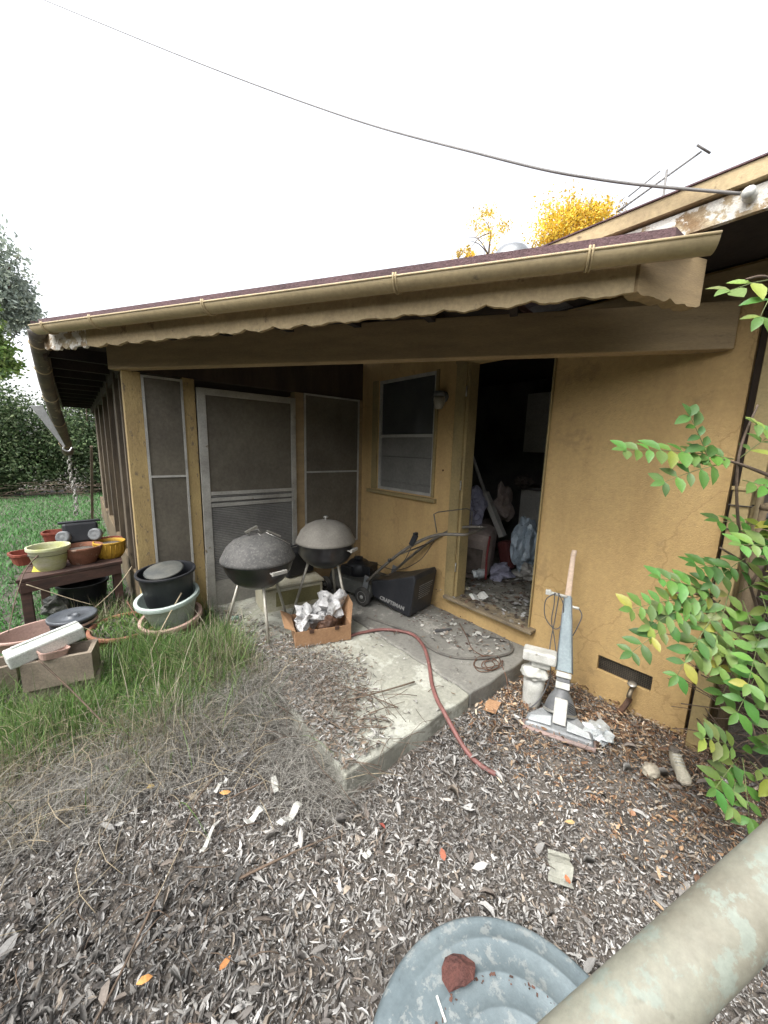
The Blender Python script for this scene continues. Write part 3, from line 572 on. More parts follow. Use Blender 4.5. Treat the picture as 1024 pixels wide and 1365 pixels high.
# ------------------------------------------------------------------ mower
mw = empty('lawn_mower', (2.425, 2.93, 0), 'black push lawn mower with a rear bag against the stucco wall', 'lawn mower', local=True, rz=R(11))
mb = MB()    # deck
deckp = [(-.22, -.05), (.22, -.05), (.24, .1), (.24, .5), (.16, .66), (-.16, .66), (-.24, .5), (-.24, .1)]
bm_ = [(x, y, .07) for x, y in deckp]; tp = [(x * .86, y * .92 + .02, .21) for x, y in deckp]; n = 8
mb.add(bm_ + tp, [tuple(range(n))[::-1], tuple(range(n, 16))] + [(i, (i + 1) % n, n + (i + 1) % n, n + i) for i in range(n)]); mb.build('deck', 'moss', mw, bev=.015)
mb = MB(); mb.lathe([(.14, .21), (.14, .27), (.13, .33), (.10, .36), (.0, .37)], (0, .32, 0), seg=24); mb.box((-.12, .36, .27), (.09, .16, .10), bev=.01); mb.box((.05, .2, .28), (.22, .12, .10), (0, 0, .3), bev=.01); mb.lathe([(.05, .37), (.05, .40), (0, .41)], (0, .32, 0), seg=16); en_ = mb.build('engine', 'blkplastic', mw)
mb = MB(); mb.box((.1, .42, .31), (.1, .08, .05), (0, 0, .4), bev=.01); mb.build('fuel_tank', 'greyplastic', en_)
for (x, y, r) in ((-.27, .0, .10), (.27, .0, .10), (-.27, .56, .09), (.27, .56, .09)):
    q = (0, R(-90) if x < 0 else R(90), 0); mb = MB(); mb.lathe([(.5 * r, 0), (.9 * r, -.0), (r, .008), (r, .037), (.9 * r, .045), (.3 * r, .04)], (x + (.02 if x < 0 else -.02), y, r), q, 28); wl = mb.build('wheel', 'wheel', mw)
    mb = MB(); mb.lathe([(0, .046), (.018, .048), (.022, .032), (.045 * r / .1, .03), (.06 * r / .1, .045), (.064 * r / .1, .03)], (x + (.02 if x < 0 else -.02), y, r), q, 20); mb.build('rim', 'hub', wl)
for x in (-.235, .235): mb = MB(); mb.box((x, -.0, .20), (.014, .06, .24), (R(12), 0, 0), bev=.003); mb.build('bracket', 'greyplastic', mw)
hp = []
mb = MB()
for s in (-1, 1):
    mb.tube(smooth_path([(s * .235, -.02, .26), (s * .235, -.30, .53), (s * .225, -.55, .74), (s * .22, -.80, .88), (s * .21, -1.03, .925)], 6), .0145, 8)
mb.tube(smooth_path([(-.21, -1.03, .925), (-.17, -1.08, .93), (.17, -1.08, .93), (.21, -1.03, .925)], 5), .0125, 8)
mb.tube([(-.228, -.42, .63), (.228, -.46, .66)], .008, 6)
mb.build('push_handle', 'tubing', mw)
mb = MB(); mb.tube([(-.20, -.80, .90), (-.20, -.76, 1.06), (-.15, -.77, 1.075), (.15, -.9, 1.09), (.2, -.93, 1.06), (.2, -.93, .93)], .0055, 6); mb.build('bail_bar', 'tubing', mw)
mb = MB(); mb.box((-.235, -.58, .80), (.03, .05, .12), (R(25), 0, 0), bev=.008); mb.box((-.235, -.60, .86), (.05, .03, .03), bev=.006); mb.build('throttle', 'blkplastic', mw)
mb = MB(); mb.lathe([(0, 0), (.018, 0), (.018, .02), (0, .02)], (-.25, -.33, .56), (0, R(-90), 0), 12); mb.build('wing_nut', 'blkplastic', mw)
mb = MB(); mb.tube(smooth_path([(-.235, -.58, .78), (-.21, -.45, .55), (-.16, -.2, .34), (-.05, .1, .34)], 6), .004, 5); mb.tube(smooth_path([(.23, -.52, .7), (.16, -.4, .48), (.1, -.15, .33), (.05, .15, .36)], 6), .004, 5); mb.build('control_cable', 'wire', mw)
# grass bag (rear)
yb, yf = -.58, -.07; side = [(yf, .11), (yf + .02, .27), (yb + .30, .33), (yb - .0, .45), (yb - .02, .41), (yb + .03, .035), (yb + .05, .02), (yf - .2, .06)]
mb = MB(); mb.prism([(-.205, y, z) for y, z in side], (.39, 0, 0)); bag = mb.build('grass_bag', 'blkplastic', mw, bev=.022)
def text(txt, size, origin, xdir, ydir, name, parent, m, ext=.0015, bold=0):
    cu = bpy.data.curves.new('lettering_curve', 'FONT'); cu.body = txt; cu.size = size; cu.extrude = ext; cu.offset = bold; cu.align_x = 'LEFT'; cu.resolution_u = 3
    ob = bpy.data.objects.new('tmp', cu); COL.objects.link(ob); dg = bpy.context.evaluated_depsgraph_get(); me = bpy.data.meshes.new_from_object(ob.evaluated_get(dg)); bpy.data.objects.remove(ob)
    o = bpy.data.objects.new(name, me); COL.objects.link(o); o.parent = parent; me.materials.clear(); me.materials.append(M[m])
    x = Vector(xdir).normalized(); y = Vector(ydir); y = (y - x * y.dot(x)).normalized(); z = x.cross(y)
    o.matrix_local = Matrix(((x.x, y.x, z.x, origin[0]), (x.y, y.y, z.y, origin[1]), (x.z, y.z, z.z, origin[2]), (0, 0, 0, 1)))
    return o
text('CRAFTSMAN', .054, (-.207, -.175, .105), (0, -1, -.10), (0, 0, 1), 'lettering', bag, 'letter', bold=.0018)
mb = MB()      # rows of tiny print on the bag's rear panel, too small to read in the photograph
for r_ in range(7):
    x = -.11
    while x < .12 - .01 * r_:
        l = random.uniform(.008, .026); mb.box((x + l / 2, yb - .004 + (r_ * .022) * .06 - .004, .32 - r_ * .021 + (x) * .0), (l, .0016, .0045 + (.004 if r_ == 0 else 0))); x += l + .006
mb.build('printed_lines', 'letter', bag)

# ------------------------------------------------------------------ crumpled sheets / generic lumps
def lump(name, c, d, m, seed, parent=None, amp=.25, sub=4, rot=(0, 0, 0), sharp=False, fr=2.2):
    from mathutils import noise
    bm = bmesh.new(); bmesh.ops.create_icosphere(bm, subdivisions=sub, radius=.5)
    q = Euler(rot).to_matrix(); mb = MB(); off = Vector((seed * 7.3, seed * 3.1, 0)); vs = []
    for v in bm.verts:
        p = v.co.copy(); k = noise.noise(p * fr * 2 + off) * amp + (abs(noise.noise(p * fr * 5 + off)) * -amp * .6 if sharp else noise.noise(p * fr * 5 + off) * amp * .3)
        p = p * (1 + k); p = Vector((p.x * d[0], p.y * d[1], p.z * d[2])); vs.append(Vector(c) + q @ p)
    bm.verts.index_update(); fs = [[v.index for v in f.verts] for f in bm.faces]; bm.free()
    mb.add(vs, fs, not sharp); return mb.build(name, m, parent)

# cardboard box with newspaper
cb = empty('cardboard_box', (1.45, 2.55, 0), 'open shallow cardboard box on the patio in front of the grills', 'box')
A = Vector((1.23, 2.53, .0)); Bv = Vector((1.66, 2.38, .0)); ux = (Bv - A).normalized(); uy = Vector((-ux.y, ux.x, 0)); Wd, Dp, Hh = .46, .34, .135
def pt(a, b, z): v = A + ux * a + uy * b; return (v.x, v.y, z)
mb = MB(); t_ = .005
for (p, q) in (((0, 0), (Wd, 0)), ((Wd, 0), (Wd, Dp)), ((Wd, Dp), (0, Dp)), ((0, Dp), (0, 0))):
    a = pt(*p, .008); b = pt(*q, .008); mb.bar((a[0], a[1], .008 + Hh / 2), (b[0], b[1], .008 + Hh / 2), t_, Hh)
mb.add([pt(0, 0, .008), pt(Wd, 0, .008), pt(Wd, Dp, .008), pt(0, Dp, .008)], [(0, 1, 2, 3)]); mb.build('box_tray', 'card', cb)
for q4 in ([pt(Wd + .003, .02, .14), pt(Wd + .003, Dp, .14), pt(Wd + .07, Dp + .02, .26), pt(Wd + .05, .14, .27)], [pt(0, .02, .14), pt(0, Dp, .14), pt(-.09, Dp - .02, .20), pt(-.08, .05, .17)]): mb = MB(); mb.add(q4, [(0, 1, 2, 3)]); mb.build('flap', 'card', cb, solid=.005)
mb = MB()
for a in (.13, .34): p = pt(a, -.004, .135); mb.box(p, (.035, .012, .03), (0, 0, math.atan2(ux.y, ux.x)))
mb.build('tab', 'brown', cb)
tag(lump('newspaper_bundle', pt(.12, .16, .17), (.24, .20, .18), 'paper', 1, sharp=True, amp=1.3, sub=3, fr=1.5, rot=(0, R(20), .2)), 'crumpled grey printed newspaper bundle at the left of the cardboard box', 'newspaper', 'newspaper bundles in the cardboard box')
tag(lump('newspaper_bundle', pt(.33, .25, .22), (.26, .22, .22), 'paper', 4, sharp=True, amp=1.1, sub=3, fr=1.3, rot=(0, R(-20), .5)), 'whiter taller newspaper bundle at the back of the cardboard box', 'newspaper', 'newspaper bundles in the cardboard box')
tag(lump('baseball_glove', pt(.28, .09, .14), (.17, .13, .12), 'brown', 3, amp=.3), 'dark brown leathery lump at the front of the cardboard box', 'glove')

# cream crate behind the left grill
cr = empty('cream_cooler', (1.5, 3.35, 0), 'grimy cream plastic chest behind the grill legs', 'cooler')
mb = MB(); mb.box((1.60, 3.42, .10), (.62, .34, .25), (0, 0, R(-8)), bev=.02); mb.build('chest_body', 'cream', cr)
mb = MB(); mb.box((1.60, 3.42, .245), (.64, .36, .03), (0, 0, R(-8)), bev=.01); mb.build('chest_lid', 'cream', cr)
mb = MB(); mb.box((1.62, 3.245, .12), (.46, .008, .15), (0, 0, R(-8))); mb.build('front_recess', mat('olive_recess', (.22, .2, .09)), cr)
mb = MB(); mb.box((1.72, 3.50, .40), (.34, .2, .26), (0, 0, R(10)), bev=.02); mb.tube([(1.6, 3.48, .53), (1.6, 3.46, .58), (1.8, 3.5, .58), (1.82, 3.5, .53)], .008, 6); tag(mb.build('black_case', 'blkplastic'), 'black boxy case with a carry handle on the cream chest', 'case')

# ------------------------------------------------------------------ planters
def pot_prof(rt, rb, h, rim=.012, rh=.03, th=.006):
    return [(0, 0), (rb, 0), (rt - rim * .3, h - rh), (rt + rim, h - rh), (rt + rim, h), (rt - th, h), (rt - th - .004, h - rh), (rb - th, th + .01), (0, th + .012)]
def planter(name, label, c, prof, m, rot=(0, 0, 0), cat='planter', group=None, sx=1, sy=1, seg=40, soil=None):
    mb = MB(); mb.lathe(prof, c, rot, seg, sx, sy); o = mb.build(name, m, bev=.002); tag(o, label, cat, group)
    if soil:
        o2 = MB(); o2.lathe([(soil[0], soil[1]), (soil[0] * .5, soil[1] + .01), (0, soil[1] + .006)], c, rot, 24, sx, sy); s = o2.build('potting_soil', 'soil'); s.parent = o
    return o
G1 = 'stacked planters beside the screen door'
planter('planter', 'pink round planter at the bottom of the stacked planters', (.545, 3.46, -.12), pot_prof(.225, .15, .27, .02, .035), 'pink', (R(4), R(-7), 0), group=G1)
planter('planter', 'mint green planter in the middle of the stacked planters', (.535, 3.49, .09), pot_prof(.228, .165, .24, .022, .035), 'mint', (R(4), R(-8), 0), group=G1)
o = planter('planter', 'black planter on top of the stack, with a disc inside its rim', (.525, 3.52, .25), pot_prof(.215, .175, .29, .014, .02), 'blkplastic', (R(3), R(-3), 0), group=G1)
mb = MB(); mb.lathe([(0, .01), (.14, .008), (.155, .0), (.14, -.01), (0, -.01)], (.50, 3.53, .535), (R(10), R(-9), 0), 30); mb.build('inner_disc', 'moss', o)
mb = MB(); mb.box((1.0, 3.3, -.02), (.06, .04, .14), (0, R(5), 0), bev=.01); tag(mb.build('green_wrapper', mat('faded_green_plastic', (.17, .27, .22), rough=.5)), 'faded green plastic wrapper standing in the grass by the grill leg', 'wrapper')

# table and pots
tb = empty('garden_table', (-.1, 4.6, GZ), 'low weathered red brown wooden table crowded with pots', 'table')
C4 = [Vector((-.49, 4.27)), Vector((.27, 4.42)), Vector((.28, 5.0)), Vector((-.42, 5.1))]
mb = MB(); a, b, c, d = C4
for k in range(4):
    p0 = a + (d - a) * (k / 4 + .01); p1 = b + (c - b) * (k / 4 + .01); q0 = a + (d - a) * ((k + 1) / 4 - .01); q1 = b + (c - b) * ((k + 1) / 4 - .01)
    mb.prism([(p0.x, p0.y, .395 + .002 * k), (p1.x, p1.y, .395), (q1.x, q1.y, .395), (q0.x, q0.y, .395 + .002 * k)], (0, 0, .03))
mb.build('tabletop', 'redwood', tb, bev=.004)
mb = MB(); mb.bar((a.x + .02, a.y + .015, .345), (b.x - .02, b.y + .015, .345), .025, .09); mb.bar((a.x + .02, a.y + .02, .345), (d.x + .02, d.y, .345), .025, .09); mb.build('apron', 'redwood', tb)
for p, q in ((a, (.05, .06)), (b, (-.05, .06)), (c, (-.05, -.05)), (d, (.05, -.05))):
    mb = MB(); mb.box((p.x + q[0], p.y + q[1], .13), (.07, .07, .53)); mb.build('leg', 'redwood', tb, bev=.004)
TZ = .426; G2 = 'pots on the red brown table'
planter('flower_pot', 'pale yellow green pot with white rim at the front left of the table', (-.27, 4.52, TZ), pot_prof(.152, .105, .22, .008, .03), 'lime', cat='pot', group=G2, soil=(.15, .15))
planter('flower_pot', 'orange terracotta bowl between the yellow green and amber pots', (-.03, 4.58, TZ), [(0, 0), (.10, 0), (.125, .07), (.135, .07), (.16, .15), (.165, .15), (.165, .17), (.153, .17), (.148, .15), (.09, .02), (0, .02)], 'terra', cat='pot', group=G2, soil=(.14, .13))
o = planter('flower_pot', 'small amber yellow pot at the right end of the table', (.19, 4.66, TZ), [(0, 0), (.10, 0), (.128, .06), (.135, .15), (.14, .155), (.14, .17), (.128, .17), (.122, .15), (.09, .02), (0, .02)], 'amber', cat='pot', group=G2, soil=(.12, .14))
mb = MB()
for k in range(20):
    an = 2 * PI * k / 20; mb.tube([(.19 + math.cos(an) * .103, 4.66 + math.sin(an) * .103, TZ + .005), (.19 + math.cos(an) * .131, 4.66 + math.sin(an) * .131, TZ + .06), (.19 + math.cos(an) * .138, 4.66 + math.sin(an) * .138, TZ + .15)], .0028, 5)
mb.build('stave', 'amber', o)
mb = MB(); mb.add([(-.40, 4.47, TZ + .002), (-.30, 4.42, TZ + .002), (-.36, 4.62, TZ + .004), (-.37, 4.50, TZ + .09)], [(0, 1, 3), (1, 2, 3), (2, 0, 3), (0, 2, 1)]); tag(mb.build('yellow_scoop', 'yellow'), 'small bright yellow plastic scoop left of the yellow green pot', 'scoop')
def trough(name, label, c, L_, W_, h, m, rz_, tilt=0, cat='planter', group=None):
    mb = MB(); q = Euler((0, tilt, rz_)).to_matrix(); c = Vector(c)
    outer = [(-.5, -.5), (.5, -.5), (.5, .5), (-.5, .5)]; rings = [(.88, 0), (1.0, h * .8), (1.06, h * .8), (1.06, h), (.98, h), (.86, .02)]
    def ring(s, z):
        out = []
        for i in range(16):
            an = 2 * PI * (i + .5) / 16; cx = math.copysign(abs(math.cos(an)) ** .5, math.cos(an)); cy = math.copysign(abs(math.sin(an)) ** .5, math.sin(an)); out.append(c + q @ Vector((cx * .5 * L_ * s, cy * .5 * W_ * s, z)))
        return out
    vs = sum([ring(s, z) for s, z in rings], []); fs = [(i * 16 + k, i * 16 + (k + 1) % 16, (i + 1) * 16 + (k + 1) % 16, (i + 1) * 16 + k) for i in range(len(rings) - 1) for k in range(16)]
    fs += [tuple(range(16))[::-1], tuple(range((len(rings) - 1) * 16, len(rings) * 16))]
    mb.add(vs, fs); o = mb.build(name, m); tag(o, label, cat, group); return o
trough('planter_tray', 'red clay coloured tray lying at the far left edge of the table', (-.40, 4.88, TZ), .34, .24, .11, 'redterra', R(20), group=G2)
trough('planter_tray', 'red clay coloured tray behind the yellow green pot', (-.22, 4.95, TZ + .055), .30, .24, .10, 'redterra', R(5), R(-8), group=G2)
trough('planter_tray', 'raised red clay planter at the back of the table, left of the black motor', (-.20, 5.0, TZ + .16), .26, .2, .10, 'redterra', R(-10), group=G2)
trough('planter_tray', 'dark red planter at the back right of the table', (.13, 4.90, TZ), .36, .24, .14, 'redterra', R(4), group=G2)
trough('planter_tray', 'red clay planter under the black motor', (-.05, 4.86, TZ), .30, .22, .15, 'redterra', R(8), group=G2)
mt = empty('toy_truck_motor', (-.03, 4.84, TZ + .152), 'black plastic housing with two grey wheels lying on the red planters', 'motor')
mb = MB(); mb.box((-.03, 4.84, TZ + .25), (.28, .18, .20), (R(-12), 0, R(5)), bev=.02); mb.box((-.03, 4.88, TZ + .36), (.34, .06, .02), (0, 0, R(5)), bev=.005); mb.build('housing', 'blkplastic', mt)
for x in (-.15, .10):
    mb = MB(); mb.lathe([(0, .0), (.045, 0), (.062, .01), (.062, .045), (.05, .055), (.035, .045), (.02, .05), (0, .05)], (x, 4.75, TZ + .235), (R(80), 0, R(-30)), 24); mb.build('wheel', 'greyplastic', mt)
planter('black_tub', 'big black tub in the shade under the table', (-.06, 4.80, GZ), pot_prof(.21, .17, .30, .012, .02), 'blkplastic', cat='tub')
tag(lump('plastic_sheet', (-.26, 4.72, -.02), (.26, .22, .24), 'moss', 9, sharp=True, amp=.4), 'greenish crumpled plastic under the left of the table', 'plastic sheet')
# tub, lidded black pot, blocks
planter('oval_tub', 'wide pink oval tub behind the concrete blocks', (-.30, 3.83, -.14), [(0, 0), (.20, 0), (.285, .25), (.305, .25), (.305, .268), (.28, .268), (.275, .24), (.19, .02), (0, .02)], 'pink', sy=.62, sx=1.08, rot=(0, 0, R(8)), cat='tub')
bp = empty('black_round_pot', (-.14, 3.86, 0), 'black round drum with a dished lid sitting in the pink oval tub', 'pot')
mb = MB(); mb.lathe([(0, -.02), (.13, -.02), (.155, .15), (.0, .15)], (-.14, 3.86, 0), seg=36); mb.build('drum', 'blkplastic', bp)
mb = MB(); mb.lathe([(.165, .15), (.168, .175), (.155, .18), (.13, .165), (.045, .158), (.04, .175), (.03, .178), (.026, .165), (0, .165)], (-.14, 3.86, 0), seg=36); mb.build('dished_lid', mat('slate_plastic', (.075, .085, .10), (.11, .12, .13), .4, 6, .05), bp)
def cinder(name, label, c, rz_, d=(.40, .20, .19), rx=0):
    mb = MB(); L_, W_, H_ = d; t = .028
    # shell walls with two cores
    for (x0, x1, y0, y1) in ((-L_ / 2, L_ / 2, -W_ / 2, -W_ / 2 + t), (-L_ / 2, L_ / 2, W_ / 2 - t, W_ / 2), (-L_ / 2, -L_ / 2 + t, -W_ / 2 + t, W_ / 2 - t), (L_ / 2 - t, L_ / 2, -W_ / 2 + t, W_ / 2 - t), (-t / 2, t / 2, -W_ / 2 + t, W_ / 2 - t)):
        bx(mb, x0, x1, y0, y1, 0, H_)
    bx(mb, -L_ / 2 + t, L_ / 2 - t, -W_ / 2 + t, W_ / 2 - t, .0, .02)
    xf = Matrix.Translation(c) @ Euler((rx, 0, rz_)).to_matrix().to_4x4(); o = mb.build(name, 'block', xf=xf); return tag(o, label, 'concrete block', 'concrete blocks at the left')
ang = math.atan2(2.89 - 2.96, .31)
cinder('concrete_block', 'lower concrete block of the stack, half sunk in grass', (-.17, 3.12, -.16), ang + R(3), (.37, .20, .19))
cinder('concrete_block', 'hollow concrete block on top of the stack, under the white block', (-.19, 3.10, .032), ang, (.36, .20, .19))
cinder('concrete_block', 'concrete block standing apart at the left picture edge', (-.63, 3.52, -.13), ang + R(16), (.34, .2, .19))
mb = MB(); q = Euler((R(6), R(-8), R(16)))
mb.box((-.26, 3.13, .285), (.39, .12, .095), q, bev=.012); mb.box((-.26, 3.155, .338), (.34, .02, .02), q, bev=.004); fo = mb.build('foam_block', 'foam'); tag(fo, 'long pitted white block lying across the hollow concrete block', 'foam block')
trough('ceramic_dish', 'small pinkish curved dish on the hollow block under the white block', (-.23, 3.05, .223), .15, .10, .05, 'pink', R(22), R(10), cat='dish')
planter('clay_bowl', 'wide low clay bowl of weeds between tub and stacked planters', (.20, 3.62, -.09), [(0, 0), (.17, 0), (.25, .15), (.265, .15), (.265, .175), (.24, .175), (.235, .15), (.15, .02), (0, .02)], 'terra', cat='bowl', soil=(.235, .155))

# ------------------------------------------------------------------ hose, cords
mb = MB(); hp = smooth_path([(1.62, 2.42, .016), (1.80, 2.40, .016), (2.0, 2.32, .016), (2.13, 2.13, .016), (2.08, 1.93, .016), (1.93, 1.72, .016), (1.77, 1.54, .016), (1.67, 1.40, .016), (1.62, 1.30, .016), (1.60, 1.22, -.02), (1.585, 1.10, -.085), (1.575, .99, -.10), (1.60, .90, -.108)], 8)
mb.tube(hp, .0135, 10); tag(mb.build('garden_hose', 'hose'), 'faded red garden hose curving over the slab into the leaves', 'hose')
mb = MB(); hp = smooth_path([(2.02, 2.62, .012), (2.10, 2.36, .012), (2.16, 2.10, .012), (2.10, 1.86, .012), (2.14, 1.68, .012), (2.26, 1.55, .012), (2.42, 1.46, .012), (2.58, 1.42, .013), (2.70, 1.50, .012), (2.70, 1.62, .012), (2.60, 1.80, .012)], 8)
mb.tube(hp, .0105, 8); tag(mb.build('grey_hose', 'cord'), 'grey hose looping over the slab near the doorstep', 'hose')
mb = MB(); ctr = Vector((2.30, 1.44, .008)); pts = []
for k in range(46):
    an = k * .55; r_ = .06 + .035 * math.sin(k * .31); pts.append((ctr.x + math.cos(an) * r_ * 1.5, ctr.y + math.sin(an) * r_, .008 + .006 * (k % 3)))
pts = [(2.62, 1.98, .03), (2.5, 1.8, .008), (2.36, 1.62, .008)] + pts + [(2.36, 1.36, .01), (2.30, 1.28, -.03), (2.24, 1.22, -.09), (2.22, 1.12, -.10)]
mb.tube(smooth_path(pts, 3), .0035, 5); tag(mb.build('tangled_wire', 'rust'), 'tangled thin brown wire lying on the slab', 'wire')
mb = MB(); mb.box((2.42, 2.0, .012), (.16, .025, .02), (0, 0, R(-25)), bev=.004); tag(mb.build('dark_bar', 'greypipe'), 'short dark bar on the slab before the doorstep', 'bar')

# ------------------------------------------------------------------ upright vacuum
va = empty('upright_vacuum', (2.19, .84, GZ + .01), 'old grey upright vacuum cleaner leaning on the stucco wall', 'vacuum cleaner', local=True, rz=R(-67))
def P3(lst): return lst
mb = MB()    # nozzle head: wedge across
pf = [(-.2, -.07), (.2, -.07), (.2, .01), (.12, .09), (-.12, .09), (-.2, .01)]
base = [(x, y, .0) for x, y in pf]; top = [(-.19, -.055, .045), (.19, -.055, .045), (.185, .01, .06), (.10, .09, .085), (-.10, .09, .085), (-.185, .01, .06)]
mb.add(base + top, [tuple(range(6))[::-1], tuple(range(6, 12))] + [(i, (i + 1) % 6, 6 + (i + 1) % 6, 6 + i) for i in range(6)]); hd = mb.build('nozzle_head', 'vacgrey', va, bev=.008)
mb = MB(); mb.tube([(-.2, -.02, .02), (-.2, -.078, .018), (.2, -.078, .018), (.2, -.02, .02)], .014, 8); mb.build('bumper', 'salmon2', hd)
for s in (-1, 1): mb = MB(); mb.prism([(s * .045, -.045, .058), (s * .178, -.045, .052), (s * .165, -.01, .064), (s * .045, .02, .078)], (0, 0, .006)); mb.build('head_panel', 'foil', hd, bev=.002)
for s in (-.02, 0, .02): mb = MB(); mb.lathe([(0, 0), (.004, 0), (.003, .003), (0, .003)], (s, -.012, .095), (R(70), 0, 0), 8); mb.build('screw', 'vacdark', hd)
mb = MB(); mb.lathe([(0, 0), (.092, 0), (.096, .02), (.086, .06), (.07, .10), (.048, .135), (.042, .16), (0, .162)], (0, .095, .065), (R(-22), 0, 0), 24, sx=1.0, sy=.8); mo = mb.build('motor_housing', 'vacdark', va)
mb = MB(); mb.lathe([(.098, .0), (.103, .008), (.098, .016)], (0, .092, .072), (R(-22), 0, 0), 24, sx=1.0, sy=.8); mb.build('housing_band', 'chrome', mo)
for k in range(5): mb = MB(); mb.box((.062, .05 + .008 * k, .125 + .009 * k), (.03, .003, .004), (R(-22), R(25), 0)); mb.build('cooling_slot', 'wheel', mo)
mb = MB(); mb.box((0, .015, .135), (.075, .035, .15), (R(-20), 0, 0), bev=.006); mb.box((0, .0, .10), (.07, .012, .04), (R(-20), 0, 0), bev=.003); mb.build('belt_cover', 'white', mo)
mb = MB(); mb.box((0, -.013, .10), (.03, .004, .025), (R(-20), 0, 0)); mb.build('emblem_plate', 'vacdark', mo)
mb = MB(); mb.box((0, .15, .235), (.085, .06, .045), (R(-28), 0, 0), bev=.006); mb.box((0, .165, .30), (.09, .06, .035), (R(-28), 0, 0), bev=.006); mb.build('handle_fork', 'white', va)
mb = MB(); mb.box((0, .16, .268), (.08, .05, .03), (R(-28), 0, 0), bev=.003); mb.build('fork_gap', 'vacdark', va)
for x in (-.085, .085):
    mb = MB(); mb.lathe([(0, 0), (.03, 0), (.034, .006), (.034, .02), (0, .022)], (x, .15, .03), (0, R(90) * (1 if x > 0 else -1), 0), 16); mb.build('wheel', 'wheel', va)
# cloth bag column: tapering box from fork to handle
def taper(mb, a, b, wa, da, wb, db, n=8, puff=.0):
    a = Vector(a); b = Vector(b); d = (b - a).normalized(); x = Vector((1, 0, 0)); y = d.cross(x).normalized(); vs = []
    for i in range(n + 1):
        t = i / n; c = a.lerp(b, t); w_ = wa + (wb - wa) * t; dd = da + (db - da) * t + puff * math.sin(PI * t)
        for k in range(12):
            an = 2 * PI * k / 12 + PI / 12; cx = math.copysign(abs(math.cos(an)) ** .45, math.cos(an)); cy = math.copysign(abs(math.sin(an)) ** .45, math.sin(an)); vs.append(c + x * cx * w_ / 2 + y * cy * dd / 2)
    fs = [(i * 12 + k, i * 12 + (k + 1) % 12, (i + 1) * 12 + (k + 1) % 12, (i + 1) * 12 + k) for i in range(n) for k in range(12)] + [tuple(range(12))[::-1], tuple(n * 12 + k for k in range(12))]
    mb.add(vs, fs)
mb = MB(); taper(mb, (0, .175, .32), (-.025, .405, .76), .095, .05, .045, .035, puff=.02); mb.build('bag_cover', 'vacblue', va, bev=.003)
mb = MB(); mb.tube([(-.05, .165, .32), (-.048, .385, .76)], .004, 5); mb.tube([(.05, .165, .32), (-.002, .385, .76)], .004, 5); mb.build('seam', 'vacdark', va)
mb = MB(); taper(mb, (-.025, .405, .76), (-.02, .515, 1.02), .042, .03, .032, .026); taper(mb, (-.02, .515, 1.02), (-.015, .53, 1.06), .038, .03, .034, .028, n=3); mb.build('grip', 'salmon', va, bev=.003)
mb = MB(); mb.tube([(-.03, .39, .755), (-.14, .375, .77)], .012, 8); mb.box((-.15, .375, .772), (.035, .03, .035), bev=.005); mb.tube([(0, .37, .70), (.05, .36, .70)], .01, 8); mb.build('cord_hook', 'white', va)
mb = MB()
mb.tube(smooth_path([(-.10, .36, .78), (-.16, .35, .72), (-.15, .33, .60), (-.08, .31, .54), (-.04, .32, .60), (-.05, .34, .72), (-.09, .36, .785)], 6), .0038, 5)
mb.tube(smooth_path([(-.08, .36, .785), (-.09, .32, .6), (-.10, .26, .42), (-.08, .2, .25), (-.12, .12, .12), (-.2, .08, .03), (-.3, .1, -.0)], 6), .0038, 5)
mb.tube(smooth_path([(.045, .36, .705), (.07, .34, .66), (.05, .32, .58), (.03, .31, .52)], 6), .0038, 5)
mb.tube(smooth_path([(-.11, .36, .78), (-.105, .34, .7), (-.11, .31, .6), (-.085, .3, .5), (-.06, .26, .4)], 6), .0038, 5)
mb.build('power_cord', 'greypipe', va)
# white canister behind
cn = empty('white_canister', (2.30, 1.08, GZ), 'dirty white canister with box top standing left of the upright vacuum', 'canister')
mb = MB(); mb.lathe([(0, 0), (.055, 0), (.06, .02), (.068, .13), (.07, .22), (.0, .22)], (2.30, 1.08, GZ + .01), (0, R(3), 0), 26); mb.build('canister_cup', 'white', cn)
o = lump('cloth_collar', (2.30, 1.08, GZ + .26), (.18, .17, .11), 'white', 6, parent=cn, amp=.25)
mb = MB(); mb.box((2.31, 1.06, GZ + .39), (.12, .21, .075), (0, R(6), R(24)), bev=.014); mb.box((2.32, 1.05, GZ + .335), (.08, .12, .05), (0, 0, R(24)), bev=.01); mb.build('canister_top', 'white', cn)
tag(lump('crumpled_tray', (2.33, .66, GZ + .06), (.19, .17, .10), 'foil', 12, sharp=True, amp=.6, rot=(0, 0, .4), sub=3), 'crumpled pale grey plastic piece on leaves right of the vacuum head', 'plastic scrap')

# ------------------------------------------------------------------ shoe + stone + scraps
sh = empty('old_shoe', (2.34, .25, GZ + .02), 'muddy pale canvas shoe lying on the leaves by the wall', 'shoe')
mb = MB(); sp = [(0, 0), (.03, .028), (.09, .034), (.16, .026), (.22, .034), (.255, .02), (.262, 0), (.255, -.022), (.22, -.036), (.16, -.03), (.09, -.034), (.03, -.028)]
xf = Matrix.Translation((2.47, .31, GZ + .055)) @ Euler((R(14), 0, R(-152))).to_matrix().to_4x4() @ Matrix.Diagonal((.74, .95, .85, 1))
mb.prism([(x, y, 0) for x, y in sp], (0, 0, .018)); mb.build('sole', 'rock', sh, xf=xf, bev=.003)
mb = MB(); secs = [(.01, .026, .07), (.05, .031, .078), (.10, .033, .070), (.15, .03, .05), (.2, .034, .036), (.245, .024, .026)]
vs = []
for x, w_, h in secs: vs += [(x, w_ * math.cos(t), .018 + h * math.sin(t)) for t in np.linspace(0, PI, 9)]
